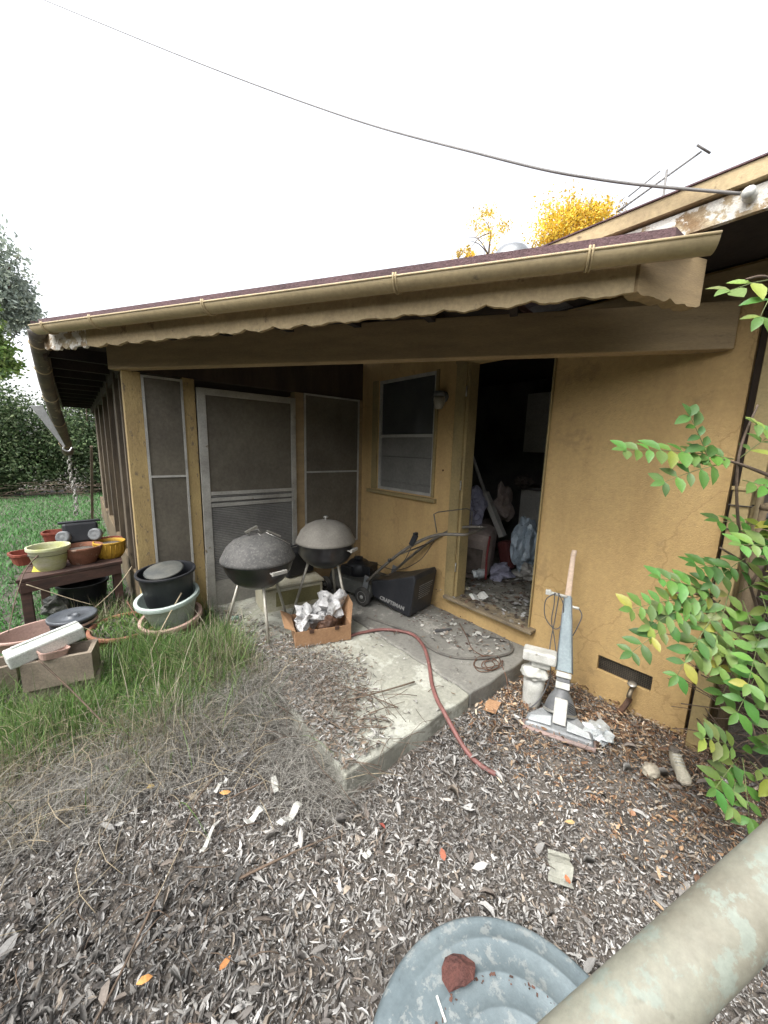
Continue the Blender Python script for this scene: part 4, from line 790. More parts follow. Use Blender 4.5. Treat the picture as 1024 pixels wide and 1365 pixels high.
fs = [(i * 9 + k, i * 9 + k + 1, (i + 1) * 9 + k + 1, (i + 1) * 9 + k) for i in range(5) for k in range(8)] + [tuple(range(9)), tuple(45 + k for k in range(9))[::-1]]
mb.add(vs, fs, True); mb.build('upper', 'shoe', sh, xf=xf)
mb = MB(); mb.lathe([(0, .002), (.022, .0), (.026, -.004)], (.045, 0, .098), (0, R(6), 0), 14, sx=1.5); mb.build('opening', 'soil', sh, xf=xf)
mb = MB(); [mb.tube([(x, -.022, .092 - (x - .1) * .45), (x + .008, .022, .092 - (x - .1) * .45)], .003, 5) for x in (.10, .12, .14, .16)]; mb.build('laces', 'white', sh, xf=xf)
tag(lump('stone', (2.27, .37, GZ + .045), (.085, .08, .075), 'rock', 2, amp=.2), 'round pale stone beside the old shoe', 'stone')
def chip(c, d, rz_, label, m='white', name='paper_scrap', cat='paper scrap', group='white scraps on the leaf litter', seed=0):
    random.seed(seed + 50); mb = MB(); L_, W_ = d; n = 6; vs = []
    for i in range(n + 1):
        for s in (-1, 1): vs.append((L_ * (i / n - .5) + random.uniform(-.004, .004), s * W_ / 2 * random.uniform(.6, 1.1), .012 * math.sin(i * 1.3 + seed) * L_ / .1 + .003))
    fs = [(2 * i, 2 * i + 1, 2 * i + 3, 2 * i + 2) for i in range(n)]
    mb.add(vs, fs); o = mb.build(name, m, xf=Matrix.Translation(c) @ Euler((R(random.uniform(-12, 12)), R(random.uniform(-8, 8)), rz_)).to_matrix().to_4x4(), solid=.003); tag(o, label, cat, group); return o
cz = GZ + .05
chip((.62, 1.36, cz), (.13, .04), R(20), 'largest white scrap, nearest the slab corner', seed=1)
chip((.49, 1.46, cz), (.10, .035), R(15), 'ragged white scrap left of the largest one', seed=2)
chip((.31, 1.50, cz), (.14, .018), R(45), 'long narrow white sliver on dark leaves', seed=3)
chip((.63, 1.56, cz), (.09, .03), R(80), 'small white scrap among dry grass stems', seed=4)
chip((.42, 1.72, cz), (.08, .02), R(30), 'pointed white scrap beside an orange leaf', seed=5)
chip((.80, 1.0, cz), (.035, .03), R(0), 'tiny white square scrap below the slab corner', seed=6)
chip((.58, 2.12, cz), (.07, .05), R(50), 'white crumpled scrap in straw by the slab edge', seed=8)
chip((2.02, 1.21, cz), (.17, .10), R(10), 'tan torn cardboard piece on leaves at the slab edge', 'card', 'cardboard_scrap', 'cardboard', None, seed=9)
chip((1.42, .47, cz - .02), (.13, .10), R(30), 'flat grey concrete patch showing through the leaves', 'concrete', 'concrete_chip', 'concrete', None, seed=10)
chip((2.62, 1.75, .012), (.16, .05), R(-60), 'white torn paper on the slab by the doorstep', seed=11)
chip((2.58, 2.02, .012), (.06, .03), R(-40), 'small white flake near the dark bar on the slab', seed=12)
chip((2.92, 2.0, DZ0 + .035), (.16, .12), R(-30), 'white folded paper lying inside the doorway', seed=13)
chip((2.95, 2.2, DZ0 + .05), (.10, .09), R(10), 'cream block shaped scrap by the left door jamb', 'cream', seed=14)
# orange leaves as things are part of the litter; interior goods
tag(lump('plastic_bag', (4.02, 2.16, .52), (.40, .34, .66), 'bluebag', 21, sharp=True, amp=.3), 'pale blue full plastic bag on the floor inside the doorway', 'bag')
tag(lump('cloth_bundle', (3.45, 2.58, .95), (.40, .34, .48), 'lilac', 22, amp=.6, sharp=True, fr=1.4), 'grey lilac cloth bundle on top of the suitcase inside the door', 'cloth')
su = empty('soft_suitcase', (3.45, 2.5, DZ0), 'taupe soft suitcase with red piping just inside the doorway', 'suitcase')
mb = MB(); mb.box((3.50, 2.50, .47), (.50, .42, .58), (R(3), R(-4), R(25)), bev=.09); mb.build('case_body', 'taupe', su); mb = MB(); mb.box((3.245, 2.385, .42), (.02, .28, .3), (R(3), R(-4), R(25)), bev=.008); mb.build('case_pocket', 'clutter', su)
mb = MB(); mb.tube(smooth_path([(3.19, 2.47, .22), (3.18, 2.47, .5), (3.2, 2.46, .72)], 5), .012, 6); mb.build('piping', 'red', su); mb = MB(); mb.tube(smooth_path([(3.32, 2.20, .24), (3.31, 2.20, .5), (3.34, 2.20, .72)], 5), .012, 6); mb.build('piping', 'red', su)
iv = empty('upright_sweeper', (3.8, 2.45, DZ0), 'old upright sweeper with grey bag leaning in the dark room', 'vacuum cleaner')
mb = MB(); mb.bar((3.85, 2.36, .62), (3.80, 2.62, 1.12), .10, .06); mb.build('dust_bag', 'whiteframe', iv)
mb = MB(); mb.tube([(3.8, 2.62, 1.12), (3.72, 2.82, 1.62)], .02, 8); mb.build('handle', 'whiteframe', iv)
mb = MB(); mb.box((3.87, 2.30, .40), (.15, .14, .34), (R(-15), 0, 0), bev=.03); mb.build('base', mat('dull_dark_red', (.11, .025, .022)), iv)
mb = MB(); mb.box((4.02, 2.2, DZ0 + .03), (.36, .5, .03), (0, 0, .3)); tag(mb.build('fallen_board', 'cab'), 'pale flat board under the blue bag indoors', 'board')
for i, (c, d, m, lb) in enumerate([((3.30, 2.28, .29), (.17, .13, .15), 'foil', 'small pale crumpled carton on the floor beside the suitcase'), ((4.35, 1.98, .34), (.25, .25, .30), 'clutter', 'dark box in the shade right of the blue bag'), ((4.45, 2.5, 1.24), (.3, .22, .16), 'clutter', 'dark bundle on the kitchen counter edge'), ((3.9, 2.75, .5), (.5, .3, .62), 'clutter', 'dark heap of belongings behind the sweeper'), ((3.62, 2.22, .26), (.30, .24, .2), 'lilac', 'grey sack lying before the sweeper on the floor'), ((3.85, 1.98, .27), (.26, .2, .18), 'whiteframe', 'crumpled pale sheet on the floor before the blue bag'), ((4.1, 2.55, .95), (.3, .25, .5), 'taupe', 'tan sack heaped high behind the sweeper handle'), ((4.72, 1.95, 1.27), (.1, .1, .22), 'white', 'pale bottle standing on the dark counter')]):
    o = lump('stored_item', c, d, m, 40 + i, amp=.7, sharp=True, sub=3 if i else 2, fr=1.6) if 'bottle' not in lb else None
    if o is None: mb = MB(); mb.lathe([(0, -.1), (.04, -.1), (.045, -.06), (.045, .04), (.018, .07), (.018, .1), (0, .1)], c, seg=16); o = mb.build('bottle', 'white')
    tag(o, lb, 'bottle' if 'bottle' in lb else 'clutter')
# debris on the doorway floor (uncountable)
def shards(name, x0, x1, y0, y1, z, n, smin, smax, pal, m='leaf', seed=1, sel=None):
    g = np.random.default_rng(seed); c = np.stack([g.uniform(x0, x1, n), g.uniform(y0, y1, n), np.full(n, z) + g.uniform(0, .012, n)], -1)
    if sel is not None: k = sel(c[:, 0], c[:, 1], g); c = c[k]; n = len(c)
    an = g.uniform(0, 2 * PI, n); s = g.uniform(smin, smax, n); a = np.stack([np.cos(an), np.sin(an), g.uniform(-.3, .3, n)], -1) * s[:, None]; b = np.stack([-np.sin(an), np.cos(an), g.uniform(-.3, .3, n)], -1) * (s * g.uniform(.3, .9, n))[:, None]
    V = np.stack([c - a - b * .7, c + a * .8 - b, c + a + b * .9, c - a * .7 + b], 1).reshape(-1, 3); F = np.arange(4 * n).reshape(n, 4)
    cols = np.repeat(np.array(pal)[g.integers(0, len(pal), n)] * g.uniform(.6, 1.1, (n, 1)), 4, 0)
    return npmesh(name, V, F, m, cols)
PALD = [(.30, .28, .24), (.12, .09, .07), (.07, .05, .04), (.5, .5, .48), (.2, .12, .08), (.16, .14, .11)]
tag(shards('floor_debris', 2.72, 4.4, 1.42, 2.5, DZ0 + .022, 1100, .005, .028, PALD, seed=3), 'scattered rubbish and flakes on the doorway floor', 'debris', kind='stuff')
tag(shards('slab_debris', 2.3, 2.76, 1.5, 2.5, .006, 260, .004, .018, [(.55, .53, .48), (.3, .25, .2), (.15, .1, .08)], seed=5), 'small pale flakes on the slab along the doorstep', 'debris', kind='stuff')

# ------------------------------------------------------------------ bin with lid, brick, rail in the foreground
bc = (.444, .153); br = .252; bz = .60
bn = empty('trash_can', (bc[0], bc[1], GZ), 'blue grey ribbed metal bin with domed lid in the foreground', 'trash can')
mb = MB(); mb.lathe([(0, GZ), (.185, GZ), (.19, .0), (.198, .01), (.195, .02), (.21, .28), (.218, .29), (.214, .30), (.232, bz - .02), (0, bz - .02)], (bc[0], bc[1], 0), seg=48); mb.build('can_body', 'binlid', bn)
mb = MB(); mb.lathe([(.236, bz - .035), (br, bz - .03), (br + .004, bz - .014), (br - .002, bz - .004), (br - .008, bz), (br - .014, bz - .001), (.232, bz), (.214, bz + .002), (.210, bz + .0055), (.206, bz + .0055), (.202, bz + .003), (.160, bz + .006), (.157, bz + .0092), (.153, bz + .0092), (.150, bz + .0065), (.112, bz + .009), (.109, bz + .012), (.105, bz + .012), (.102, bz + .009), (.064, bz + .010), (.061, bz + .0125), (.057, bz + .0125), (.054, bz + .010), (0, bz + .011)], (bc[0], bc[1], 0), seg=96); ld = mb.build('lid', 'binlid', bn)
for s in (-1, 1):
    mb = MB(); y_ = bc[1]; mb.tube(smooth_path([(bc[0] + s * .21, y_ - .05, .42), (bc[0] + s * .26, y_ - .04, .42), (bc[0] + s * .26, y_ + .04, .42), (bc[0] + s * .21, y_ + .05, .42)], 5), .006, 6); mb.build('side_handle', 'binlid', bn)
mb = MB(); mb.tube(smooth_path([(bc[0] - .05, bc[1] - .03, bz + .009), (bc[0] - .045, bc[1] - .03, bz + .05), (bc[0] + .03, bc[1] - .05, bz + .05), (bc[0] + .035, bc[1] - .05, bz + .009)], 5), .006, 6); mb.build('lid_handle', 'binlid', ld)
bp_ = lump('broken_brick', (.482, .315, bz + .018), (.068, .058, .026), 'brick', 31, amp=.5, sub=2, sharp=True, rot=(0, 0, R(-35)), fr=1.0); tag(bp_, 'chunk of red brick resting on the bin lid', 'brick')
tag(shards('lid_debris', .30, .62, .1, .38, bz + .0085, 900, .0012, .004, [(.14, .07, .05), (.08, .05, .04)], seed=9, sel=lambda x, y, g: np.abs(np.hypot(x - bc[0], y - bc[1]) - .146) < .003 + .004 * g.random(len(x))), 'dark crumbs lying in the groove of the bin lid', 'debris', kind='stuff')
mb = MB(); mb.box((.425, .305, bz + .009), (.034, .004, .003), (0, 0, R(70))); tag(mb.build('white_sliver', 'white'), 'thin white sliver beside the brick on the bin lid', 'paper scrap')
mb = MB(); a = Vector((.311, .035, 1.172)); b = Vector((.452, -.022, 1.237)); d = (b - a).normalized(); mb.tube([a + d * s for s in np.linspace(-.6, 1.4, 24)], .0272, 40); rl = mb.build('gate_rail', 'pipe')
tag(rl, 'thick mottled grey green metal pipe crossing the near right corner', 'pipe rail')

# ------------------------------------------------------------------ chain and flashing strip at left
mb = MB(); zc = 1.44; k = 0
while zc > .62:
    c = Vector((-.06 + .012 * math.sin(zc * 9), 6.28, zc)); q = Matrix.Rotation(R(90) * (k % 2) + .3, 3, 'Z')
    mb.tube([c + q @ Vector((.021 * math.cos(t), 0, .036 * math.sin(t))) for t in np.linspace(0, 2 * PI, 11)[:-1]], .007, 5, closed=True); zc -= .055; k += 1
tag(mb.build('rain_chain', 'whiteframe'), 'hanging rain chain below the sagging side gutter', 'chain')
mb = MB(); mb.add([(-.29, 4.96, 1.93), (-.20, 4.93, 1.94), (-.12, 5.03, 1.70), (-.165, 5.06, 1.69), (-.07, 5.10, 1.55), (-.09, 5.10, 1.55)], [(0, 1, 2, 3), (3, 2, 4, 5)]); mb.tube(smooth_path([(-.08, 5.1, 1.56), (-.09, 5.12, 1.52), (-.05, 5.13, 1.50), (-.02, 5.15, 1.54)], 4), .008, 6); tag(mb.build('torn_flashing', mat('white_vinyl', (.85, .86, .88), rough=.4), solid=.004), 'torn white strip hanging off the side gutter', 'flashing')

# ------------------------------------------------------------------ leaf litter
def in_slab(x, y): return (x > .88) & (x < 2.78) & (y > 1.29) & (y < 3.8)
def leaves(name, C, an, L_, W_, curl, tilt, roll, cols, seed):
    """curled lance-shaped leaves, 4 x 3 vertices each"""
    n = len(C); g = np.random.default_rng(seed)
    u = np.array([-.5, -.2, .2, .5]); wv = np.array([.12, .95, .85, .05]); v = np.array([-.5, 0, .5])
    U, Vv = np.meshgrid(u, v, indexing='ij'); Wm = np.repeat(wv[:, None], 3, 1)
    lx = L_[:, None, None] * U; ly = W_[:, None, None] * Vv * Wm
    bend = g.normal(0, .5, n)[:, None, None]
    lz = curl[:, None, None] * W_[:, None, None] * (np.abs(Vv) * 2) ** 2 * Wm * .5 + bend * L_[:, None, None] * (U ** 2 - .08)
    ly = ly * (1 - .25 * np.abs(curl[:, None, None]) * 1) + g.normal(0, .12, n)[:, None, None] * L_[:, None, None] * (U ** 2)
    cr, sr = np.cos(roll)[:, None, None], np.sin(roll)[:, None, None]; ly, lz = ly * cr - lz * sr, ly * sr + lz * cr
    ct, st = np.cos(tilt)[:, None, None], np.sin(tilt)[:, None, None]; lx, lz = lx * ct - lz * st, lx * st + lz * ct
    ca, sa = np.cos(an)[:, None, None], np.sin(an)[:, None, None]; x = lx * ca - ly * sa + C[:, 0, None, None]; y = lx * sa + ly * ca + C[:, 1, None, None]; z = lz + C[:, 2, None, None]
    V = np.stack([x, y, z], -1).reshape(-1, 3); b = np.arange(n)[:, None, None] * 12; i, j = np.meshgrid(np.arange(3), np.arange(2), indexing='ij'); q = (i * 3 + j)[None]
    F = np.stack([b + q, b + q + 3, b + q + 4, b + q + 1], -1).reshape(-1, 4)
    return npmesh(name, V, F, 'leaf', np.repeat(cols, 12, 0), smooth=True)
def sample(n, x0, x1, y0, y1, dens, g):
    out = []
    tot = 0
    while tot < n:
        x = g.uniform(x0, x1, n); y = g.uniform(y0, y1, n); k = g.random(n) < dens(x, y); out.append(np.stack([x[k], y[k]], -1)); tot += k.sum()
    return np.concatenate(out)[:n]
pal = np.array([(.33, .32, .30), (.23, .217, .20), (.14, .128, .117), (.44, .43, .41), (.07, .062, .056), (.20, .17, .145), (.28, .24, .195), (.50, .49, .47)])
def grassy(x, y):   # 1 where grass/straw takes over
    return np.clip((y - (2.1 + .25 * np.sin(x * 3))) / .5, 0, 1) * (x < 1.3)
def dens_main(x, y):
    d = np.hypot(x, y); k = np.clip(1.25 - d * .14, .35, 1) * (1 - .93 * grassy(x, y)) * (.88 + .12 * np.clip(1.2 * (np.sin(x * 5.1 + 2 * np.sin(y * 3.3)) + np.sin(y * 6.3 + 1.7 * np.sin(x * 4.2))), -1, 1))
    onslab = in_slab(x, y); return k * (~onslab) * (x < 2.80)
g = np.random.default_rng(21); P = sample(92000, -1.6, 2.8, -.5, 4.0, dens_main, g); n = len(P)
near_wall = np.clip((P[:, 0] - 1.55) / .9, 0, 1) * (P[:, 1] < 1.5)
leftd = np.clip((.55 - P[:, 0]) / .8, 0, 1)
patch = np.sin(P[:, 0] * 4.3 + 1.2) * np.sin(P[:, 1] * 3.7 + .5) + .6 * np.sin(P[:, 0] * 9 + P[:, 1] * 7)
prob = np.array([.24, .21, .16, .12, .10, .08, .06, .03]); idx = g.choice(8, n, p=prob); cols = pal[idx] * g.uniform(.75, 1.2, (n, 1))
warm = np.array([(.33, .21, .12), (.22, .12, .065), (.42, .30, .19), (.14, .08, .05), (.48, .40, .30)])[g.integers(0, 5, n)] * g.uniform(.75, 1.15, (n, 1))
kw = (g.random(n) < near_wall * .85)[:, None]; cols = np.where(kw, warm, cols)
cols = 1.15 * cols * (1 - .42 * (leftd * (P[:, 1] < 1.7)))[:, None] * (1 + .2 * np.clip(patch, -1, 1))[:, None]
L_ = (.011 + .037 * g.random(n) ** 1.6) * (1 + .35 * leftd) * (1 - .18 * (P[:, 1] > 1.4)); W_ = L_ * g.uniform(.12, .42, n)
fine_zone = ((P[:, 0] > .9) & (P[:, 0] < 2.2) & (P[:, 1] < .75)) & (g.random(n) < .75); L_ = np.where(fine_zone, L_ * .62, L_)
lay = g.random(n); Z = gh(P[:, 0], P[:, 1]) + .002 + .030 * lay ** 1.7 + .02 * kw[:, 0] * lay
an = np.where(g.random(n) < .5 * leftd, g.normal(R(70), .4, n), g.uniform(0, 2 * PI, n))
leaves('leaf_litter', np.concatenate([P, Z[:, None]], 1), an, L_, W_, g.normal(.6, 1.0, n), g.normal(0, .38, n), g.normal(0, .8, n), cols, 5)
g2 = np.random.default_rng(77); Pc = sample(90000, -1.6, 2.8, -.5, 3.0, dens_main, g2); nc = len(Pc); cc_ = np.concatenate([Pc, (gh(Pc[:, 0], Pc[:, 1]) + .002 + .016 * g2.random(nc))[:, None]], 1)
a_ = g2.normal(0, 1, (nc, 3)); a_[:, 2] *= .4; a_ /= np.linalg.norm(a_, axis=1)[:, None]; b_ = np.cross(a_, g2.normal(0, .5, (nc, 3)) + np.array([0, 0, 1])); b_ /= np.linalg.norm(b_, axis=1)[:, None]; s_ = g2.uniform(.002, .008, (nc, 1)); w_ = s_ * g2.uniform(.25, .8, (nc, 1))
npmesh('leaf_crumbs', np.stack([cc_ - a_ * s_, cc_ - b_ * w_, cc_ + a_ * s_ * .9, cc_ + b_ * w_ * .8], 1).reshape(-1, 3), np.arange(4 * nc).reshape(nc, 4), 'leaf', np.repeat(pal[g2.integers(0, 8, nc)] * g2.uniform(.7, 1.15, (nc, 1)), 4, 0))
tag(bpy.data.objects['leaf_crumbs'], 'broken leaf crumbs and dust filling the gaps of the litter', 'leaf litter', kind='stuff')
Pb = sample(260, -1.2, 2.7, -.3, 2.3, dens_main, g2); nb = len(Pb); Lb = g2.uniform(.045, .085, nb)
leaves('whole_leaves', np.concatenate([Pb, (gh(Pb[:, 0], Pb[:, 1]) + .038)[:, None]], 1), g2.uniform(0, 6.28, nb), Lb, Lb * g2.uniform(.3, .5, nb), g2.normal(.8, .9, nb), g2.normal(0, .25, nb), g2.normal(0, .4, nb), pal[g2.choice([0, 1, 3, 5, 6], nb)] * g2.uniform(.8, 1.1, (nb, 1)), 55)
tag(bpy.data.objects['whole_leaves'], 'larger whole curled pale leaves on top of the litter', 'leaf litter', kind='stuff')
tangle_later = True
tag(bpy.data.objects['leaf_litter'], 'thick carpet of curled grey and brown dead leaves', 'leaf litter', kind='stuff')
# leaves on slab (left part)
def dens_slab(x, y): return in_slab(x, y) * np.clip(1.5 - (x - .9) * 1.9 - np.abs(y - 2.2) * .85, .012, 1) * (y > 1.33)
g = np.random.default_rng(31); P = sample(5200, .9, 2.76, 1.33, 3.7, dens_slab, g); n = len(P); cols = pal[g.choice(8, n, p=prob)] * g.uniform(.8, 1.2, (n, 1)); kw = g.random(n)[:, None] < .35; cols = np.where(kw, np.array([(.24, .185, .135)]) * g.uniform(.6, 1.2, (n, 1)), cols)
L_ = g.uniform(.018, .045, n); leaves('slab_leaves', np.concatenate([P, (.006 + .02 * g.random(n) ** 2 + .03 * g.random(n) * np.clip(1.25 - P[:, 0], 0, .35) / .35)[:, None]], 1), g.uniform(0, 2 * PI, n), L_, L_ * g.uniform(.2, .4, n), g.normal(.5, .6, n), g.normal(0, .22, n), g.normal(0, .4, n), cols, 6)
tag(bpy.data.objects['slab_leaves'], 'loose dead leaves drifted over the left of the slab', 'leaf litter', kind='stuff')
# a few bright fallen leaves, large
bright = [((.42, 1.66), (.62, .34, .12)), ((.14, 1.92), (.6, .42, .12)), ((.02, 1.15), (.6, .30, .10)), ((.23, 1.03), (.5, .22, .08)), ((1.37, .42), (.55, .2, .09)), ((1.62, .52), (.5, .34, .16)), ((.92, 1.05), (.30, .07, .05)), ((1.05, .80), (.35, .12, .07)), ((2.0, .22), (.5, .36, .2)), ((.66, .95), (.45, .38, .3)), ((.35, .75), (.5, .46, .4)), ((1.5, .6), (.5, .42, .33)), ((2.15, 1.12), (.55, .42, .28)), ((2.02, 1.0), (.5, .4, .3)), ((1.9, .35), (.45, .25, .15)), ((1.25, .95), (.5, .47, .42)), ((.1, .95), (.55, .3, .1))]
n = len(bright); C = np.array([(p[0][0], p[0][1], GZ + .055) for p in bright]); g = np.random.default_rng(4)
leaves('fallen_leaves', C, g.uniform(0, 6.28, n), g.uniform(.03, .055, n), g.uniform(.018, .03, n), g.normal(.5, .3, n), g.normal(0, .2, n), g.normal(0, .3, n), np.array([p[1] for p in bright]), 9)
tag(bpy.data.objects['fallen_leaves'], 'scattered orange and tan fallen leaves on top of the grey litter', 'leaf litter', kind='stuff')

# ------------------------------------------------------------------ grass
def blades(name, P, z, h, w, lean, cols, seed, seg=3, az=None):
    n = len(P); g = np.random.default_rng(seed); az = g.uniform(0, 2 * PI, n) if az is None else az; fx, fy = np.cos(az), np.sin(az)
    t = np.linspace(0, 1, seg + 1); V = np.zeros((n, seg + 1, 2, 3)); 
    for i, tt in enumerate(t):
        out = lean * h * tt ** 1.7; hz = h * (tt - .35 * np.clip(lean, 0, 2) * tt ** 2)
        ww = w * (1 - tt * .92) / 2
        for s, sg_ in enumerate((-1, 1)):
            V[:, i, s, 0] = P[:, 0] + fx * out - fy * ww * sg_; V[:, i, s, 1] = P[:, 1] + fy * out + fx * ww * sg_; V[:, i, s, 2] = z + hz
    b = np.arange(n)[:, None] * (seg + 1) * 2; q = np.arange(seg)[None] * 2; F = np.stack([b + q, b + q + 1, b + q + 3, b + q + 2], -1).reshape(-1, 4)
    return npmesh(name, V.reshape(-1, 3), F, 'grass', np.repeat(cols, (seg + 1) * 2, 0), smooth=True)
def gcol(n, g, dry):
    green = np.array([(.085, .185, .035), (.13, .24, .05), (.055, .125, .025), (.18, .26, .075)])[g.integers(0, 4, n)]; tan = np.array([(.34, .29, .19), (.24, .20, .13), (.15, .13, .09), (.42, .38, .28)])[g.integers(0, 4, n)]
    return np.where((g.random(n) < dry)[:, None], tan, green) * g.uniform(.7, 1.2, (n, 1))
g = np.random.default_rng(41)
def d1(x, y):
    blob = np.exp(-((x - .72) / .36) ** 2 - ((y - 2.75) / .55) ** 2) + .9 * np.exp(-((x - .25) / .36) ** 2 - ((y - 2.75) / .5) ** 2) + .6 * np.exp(-((x + .35) / .4) ** 2 - ((y - 2.7) / .45) ** 2)
    return np.clip(blob + .1, 0, 1) * (~in_slab(x, y)) * (y < 3.75)
P = sample(34000, -.9, 1.25, 1.95, 3.7, d1, g); n = len(P); dry = np.clip(.95 - (P[:, 1] - 2.1) * 1.3 + .25 * np.sin(P[:, 0] * 5 + P[:, 1] * 4), .12, .9)
blades('grass_patch', P, gh(P[:, 0], P[:, 1]), (.05 + .27 * g.random(n) ** 1.6 * (.6 + .5 * np.sin(P[:, 0] * 7) * np.sin(P[:, 1] * 6 + 1))), g.uniform(.0025, .007, n), np.abs(g.normal(.5, .4, n)), gcol(n, g, dry), 1)
tag(bpy.data.objects['grass_patch'], 'long green grass tuft left of the slab and grills', 'grass', kind='stuff')
# dry straw bending over the ground
def d2(x, y): return np.exp(-((x - .25) / .7) ** 2 - ((y - 2.2) / .26) ** 2) * .9 * (x < .92) + 1.0 * np.exp(-((x - .80) / .15) ** 2 - ((y - 1.75) / .48) ** 2) + .55 * np.exp(-((x - 1.05) / .3) ** 2 - ((y - 2.2) / .35) ** 2)
P = sample(9500, -.9, 1.6, 1.25, 3.1, d2, g); n = len(P); z = np.where(in_slab(P[:, 0], P[:, 1]), .004, gh(P[:, 0], P[:, 1]) + .01)
onsl = in_slab(P[:, 0], P[:, 1]); hh = g.uniform(.08, .24, n) * np.where(onsl, .4, 1)
blades('dry_straw', P, z, hh, g.uniform(.0016, .0038, n), np.abs(g.normal(1.25, .35, n)), np.array([(.35, .335, .295), (.23, .22, .195), (.46, .445, .40), (.12, .11, .095)])[g.integers(0, 4, n)] * g.uniform(.8, 1.15, (n, 1)), 2, seg=4, az=g.normal(R(-70), .9, n))
tag(bpy.data.objects['dry_straw'], 'matted grey dry grass stems sprawling in front of the green grass', 'dry grass', kind='stuff')
# lawn
def d3(x, y): return ((x < .33) | (y > 11)) * np.clip(1.3 - (y - 4) * .075, .2, 1)
P = sample(62000, -5.5, 1.5, 3.6, 15.5, d3, g); n = len(P); lc = np.array([(.055, .19, .035), (.04, .14, .03), (.08, .24, .05), (.10, .22, .07)])[g.integers(0, 4, n)] * g.uniform(.7, 1.25, (n, 1))
blades('lawn', P, GZ, g.uniform(.05, .12, n), g.uniform(.007, .02, n), np.abs(g.normal(.9, .4, n)), lc, 3, seg=2)
tag(bpy.data.objects['lawn'], 'bright green lawn running back to the hedge', 'grass', kind='stuff')
# weeds between table and stacked pots, and in the clay bowl
P = np.stack([g.uniform(-.15, .42, 900), g.uniform(3.9, 4.5, 900)], -1); blades('weeds', P, GZ, g.uniform(.08, .3, 900), g.uniform(.003, .012, 900), np.abs(g.normal(.6, .4, 900)), gcol(900, g, .6), 8); tag(bpy.data.objects['weeds'], 'scraggly dry weeds beneath the right end of the table', 'weeds', kind='stuff')
an_ = g.uniform(0, 6.28, 420); rr = .23 * np.sqrt(g.random(420)); P = np.stack([.20 + np.cos(an_) * rr, 3.62 + np.sin(an_) * rr], -1)
blades('weed_clump', P, .07, g.uniform(.03, .09, 420), g.uniform(.008, .018, 420), np.abs(g.normal(.7, .4, 420)), gcol(420, g, .12), 10); tag(bpy.data.objects['weed_clump'], 'low green weeds growing in the wide clay bowl', 'weeds', kind='stuff')

P = np.stack([g.normal(.55, .35, 800), g.normal(2.7, .32, 800)], -1); P = P[P[:, 0] < .95]; n = len(P)
blades('tall_weeds', P, gh(P[:, 0], P[:, 1]), g.uniform(.22, .42, n), g.uniform(.003, .009, n), np.abs(g.normal(.55, .35, n)), gcol(n, g, .35), 77, seg=4); tag(bpy.data.objects['tall_weeds'], 'taller weeds standing above the green grass tuft', 'weeds', kind='stuff')
# sticks
def stick(name, pts, r, m, label, cat, group=None):
    mb = MB(); P_ = smooth_path(pts, 5); mb.tube(P_, [r * (1 - .6 * i / len(P_)) for i in range(len(P_))], 6); tag(mb.build(name, m), label, cat, group)
stick('stick', [(-.27, 2.75, .36), (-.13, 2.62, .16), (.06, 2.35, -.08), (.12, 2.3, -.11)], .0065, 'twig', 'dark brown stick leaning against the concrete blocks', 'stick')
stick('cane', [(.58, 3.30, .38), (.40, 3.15, .18), (.25, 2.95, .02), (.1, 2.75, -.1)], .006, 'straw', 'long pale cane leaning on the black planter', 'cane')
stick('cane', [(.88, 2.85, .06), (.74, 2.55, -.03), (.60, 2.35, -.1)], .005, 'straw', 'short pale cane bent over the green grass', 'cane')
stick('cane', [(-.42, 4.2, .40), (-.15, 4.15, .22), (.0, 4.1, .14)], .005, 'straw', 'thin pale stalk running down from the table corner', 'cane')
stick('cane', [(.33, 4.25, .40), (.18, 4.1, .26), (-.02, 4.0, .12)], .005, 'straw', 'thin pale stalk leaning up toward the table right end', 'cane')
stick('stick', [(.24, 3.85, .20), (.30, 3.45, .08), (.33, 3.3, .03)], .006, 'rust', 'reddish brown stalk over the clay bowl', 'stick')
stick('branch', [(-.33, 4.40, .60), (-.42, 4.3, .5), (-.47, 4.0, .36), (-.5, 3.7, .2)], .006, 'twig', 'dark leafless branch hanging over the yellow green pot', 'branch')
random.seed(99)
G3 = 'thin twigs lying on the slab and litter'
for i, (a, b, r, lb) in enumerate([((1.68, 1.62, .018), (1.10, 1.78, .02), .006, 'dark branch lying across the middle of the slab'), ((1.05, 1.50, .03), (.97, 1.95, .03), .006, 'dark twig standing up from the left slab edge'), ((1.25, 1.42, .015), (.95, 1.62, .02), .004, 'thin twig near the front corner of the slab'), ((1.42, 1.5, .015), (1.2, 2.0, .02), .0035, 'slender twig along the leaf drift on the slab'), ((.40, 1.78, cz), (.20, 1.55, cz), .005, 'curved twig ending at an orange leaf'), ((.60, 1.60, cz), (.40, 1.62, cz), .005, 'looped twig below the dry straw'), ((.1, 1.4, cz), (-.25, 1.0, cz), .005, 'long dark twig on the dark leaves at left'), ((.35, 1.25, cz), (.75, 1.15, cz), .006, 'straight dark twig across the middle of the litter'), ((2.0, .62, cz), (1.85, .7, cz), .004, 'short twig before the vacuum cleaner')]):
    m_ = ((a[0] + b[0]) / 2 + random.uniform(-.04, .04), (a[1] + b[1]) / 2 + random.uniform(-.04, .04), (a[2] + b[2]) / 2 + .012)
    stick('twig', [a, m_, b], r, 'twig', lb, 'twig', G3)
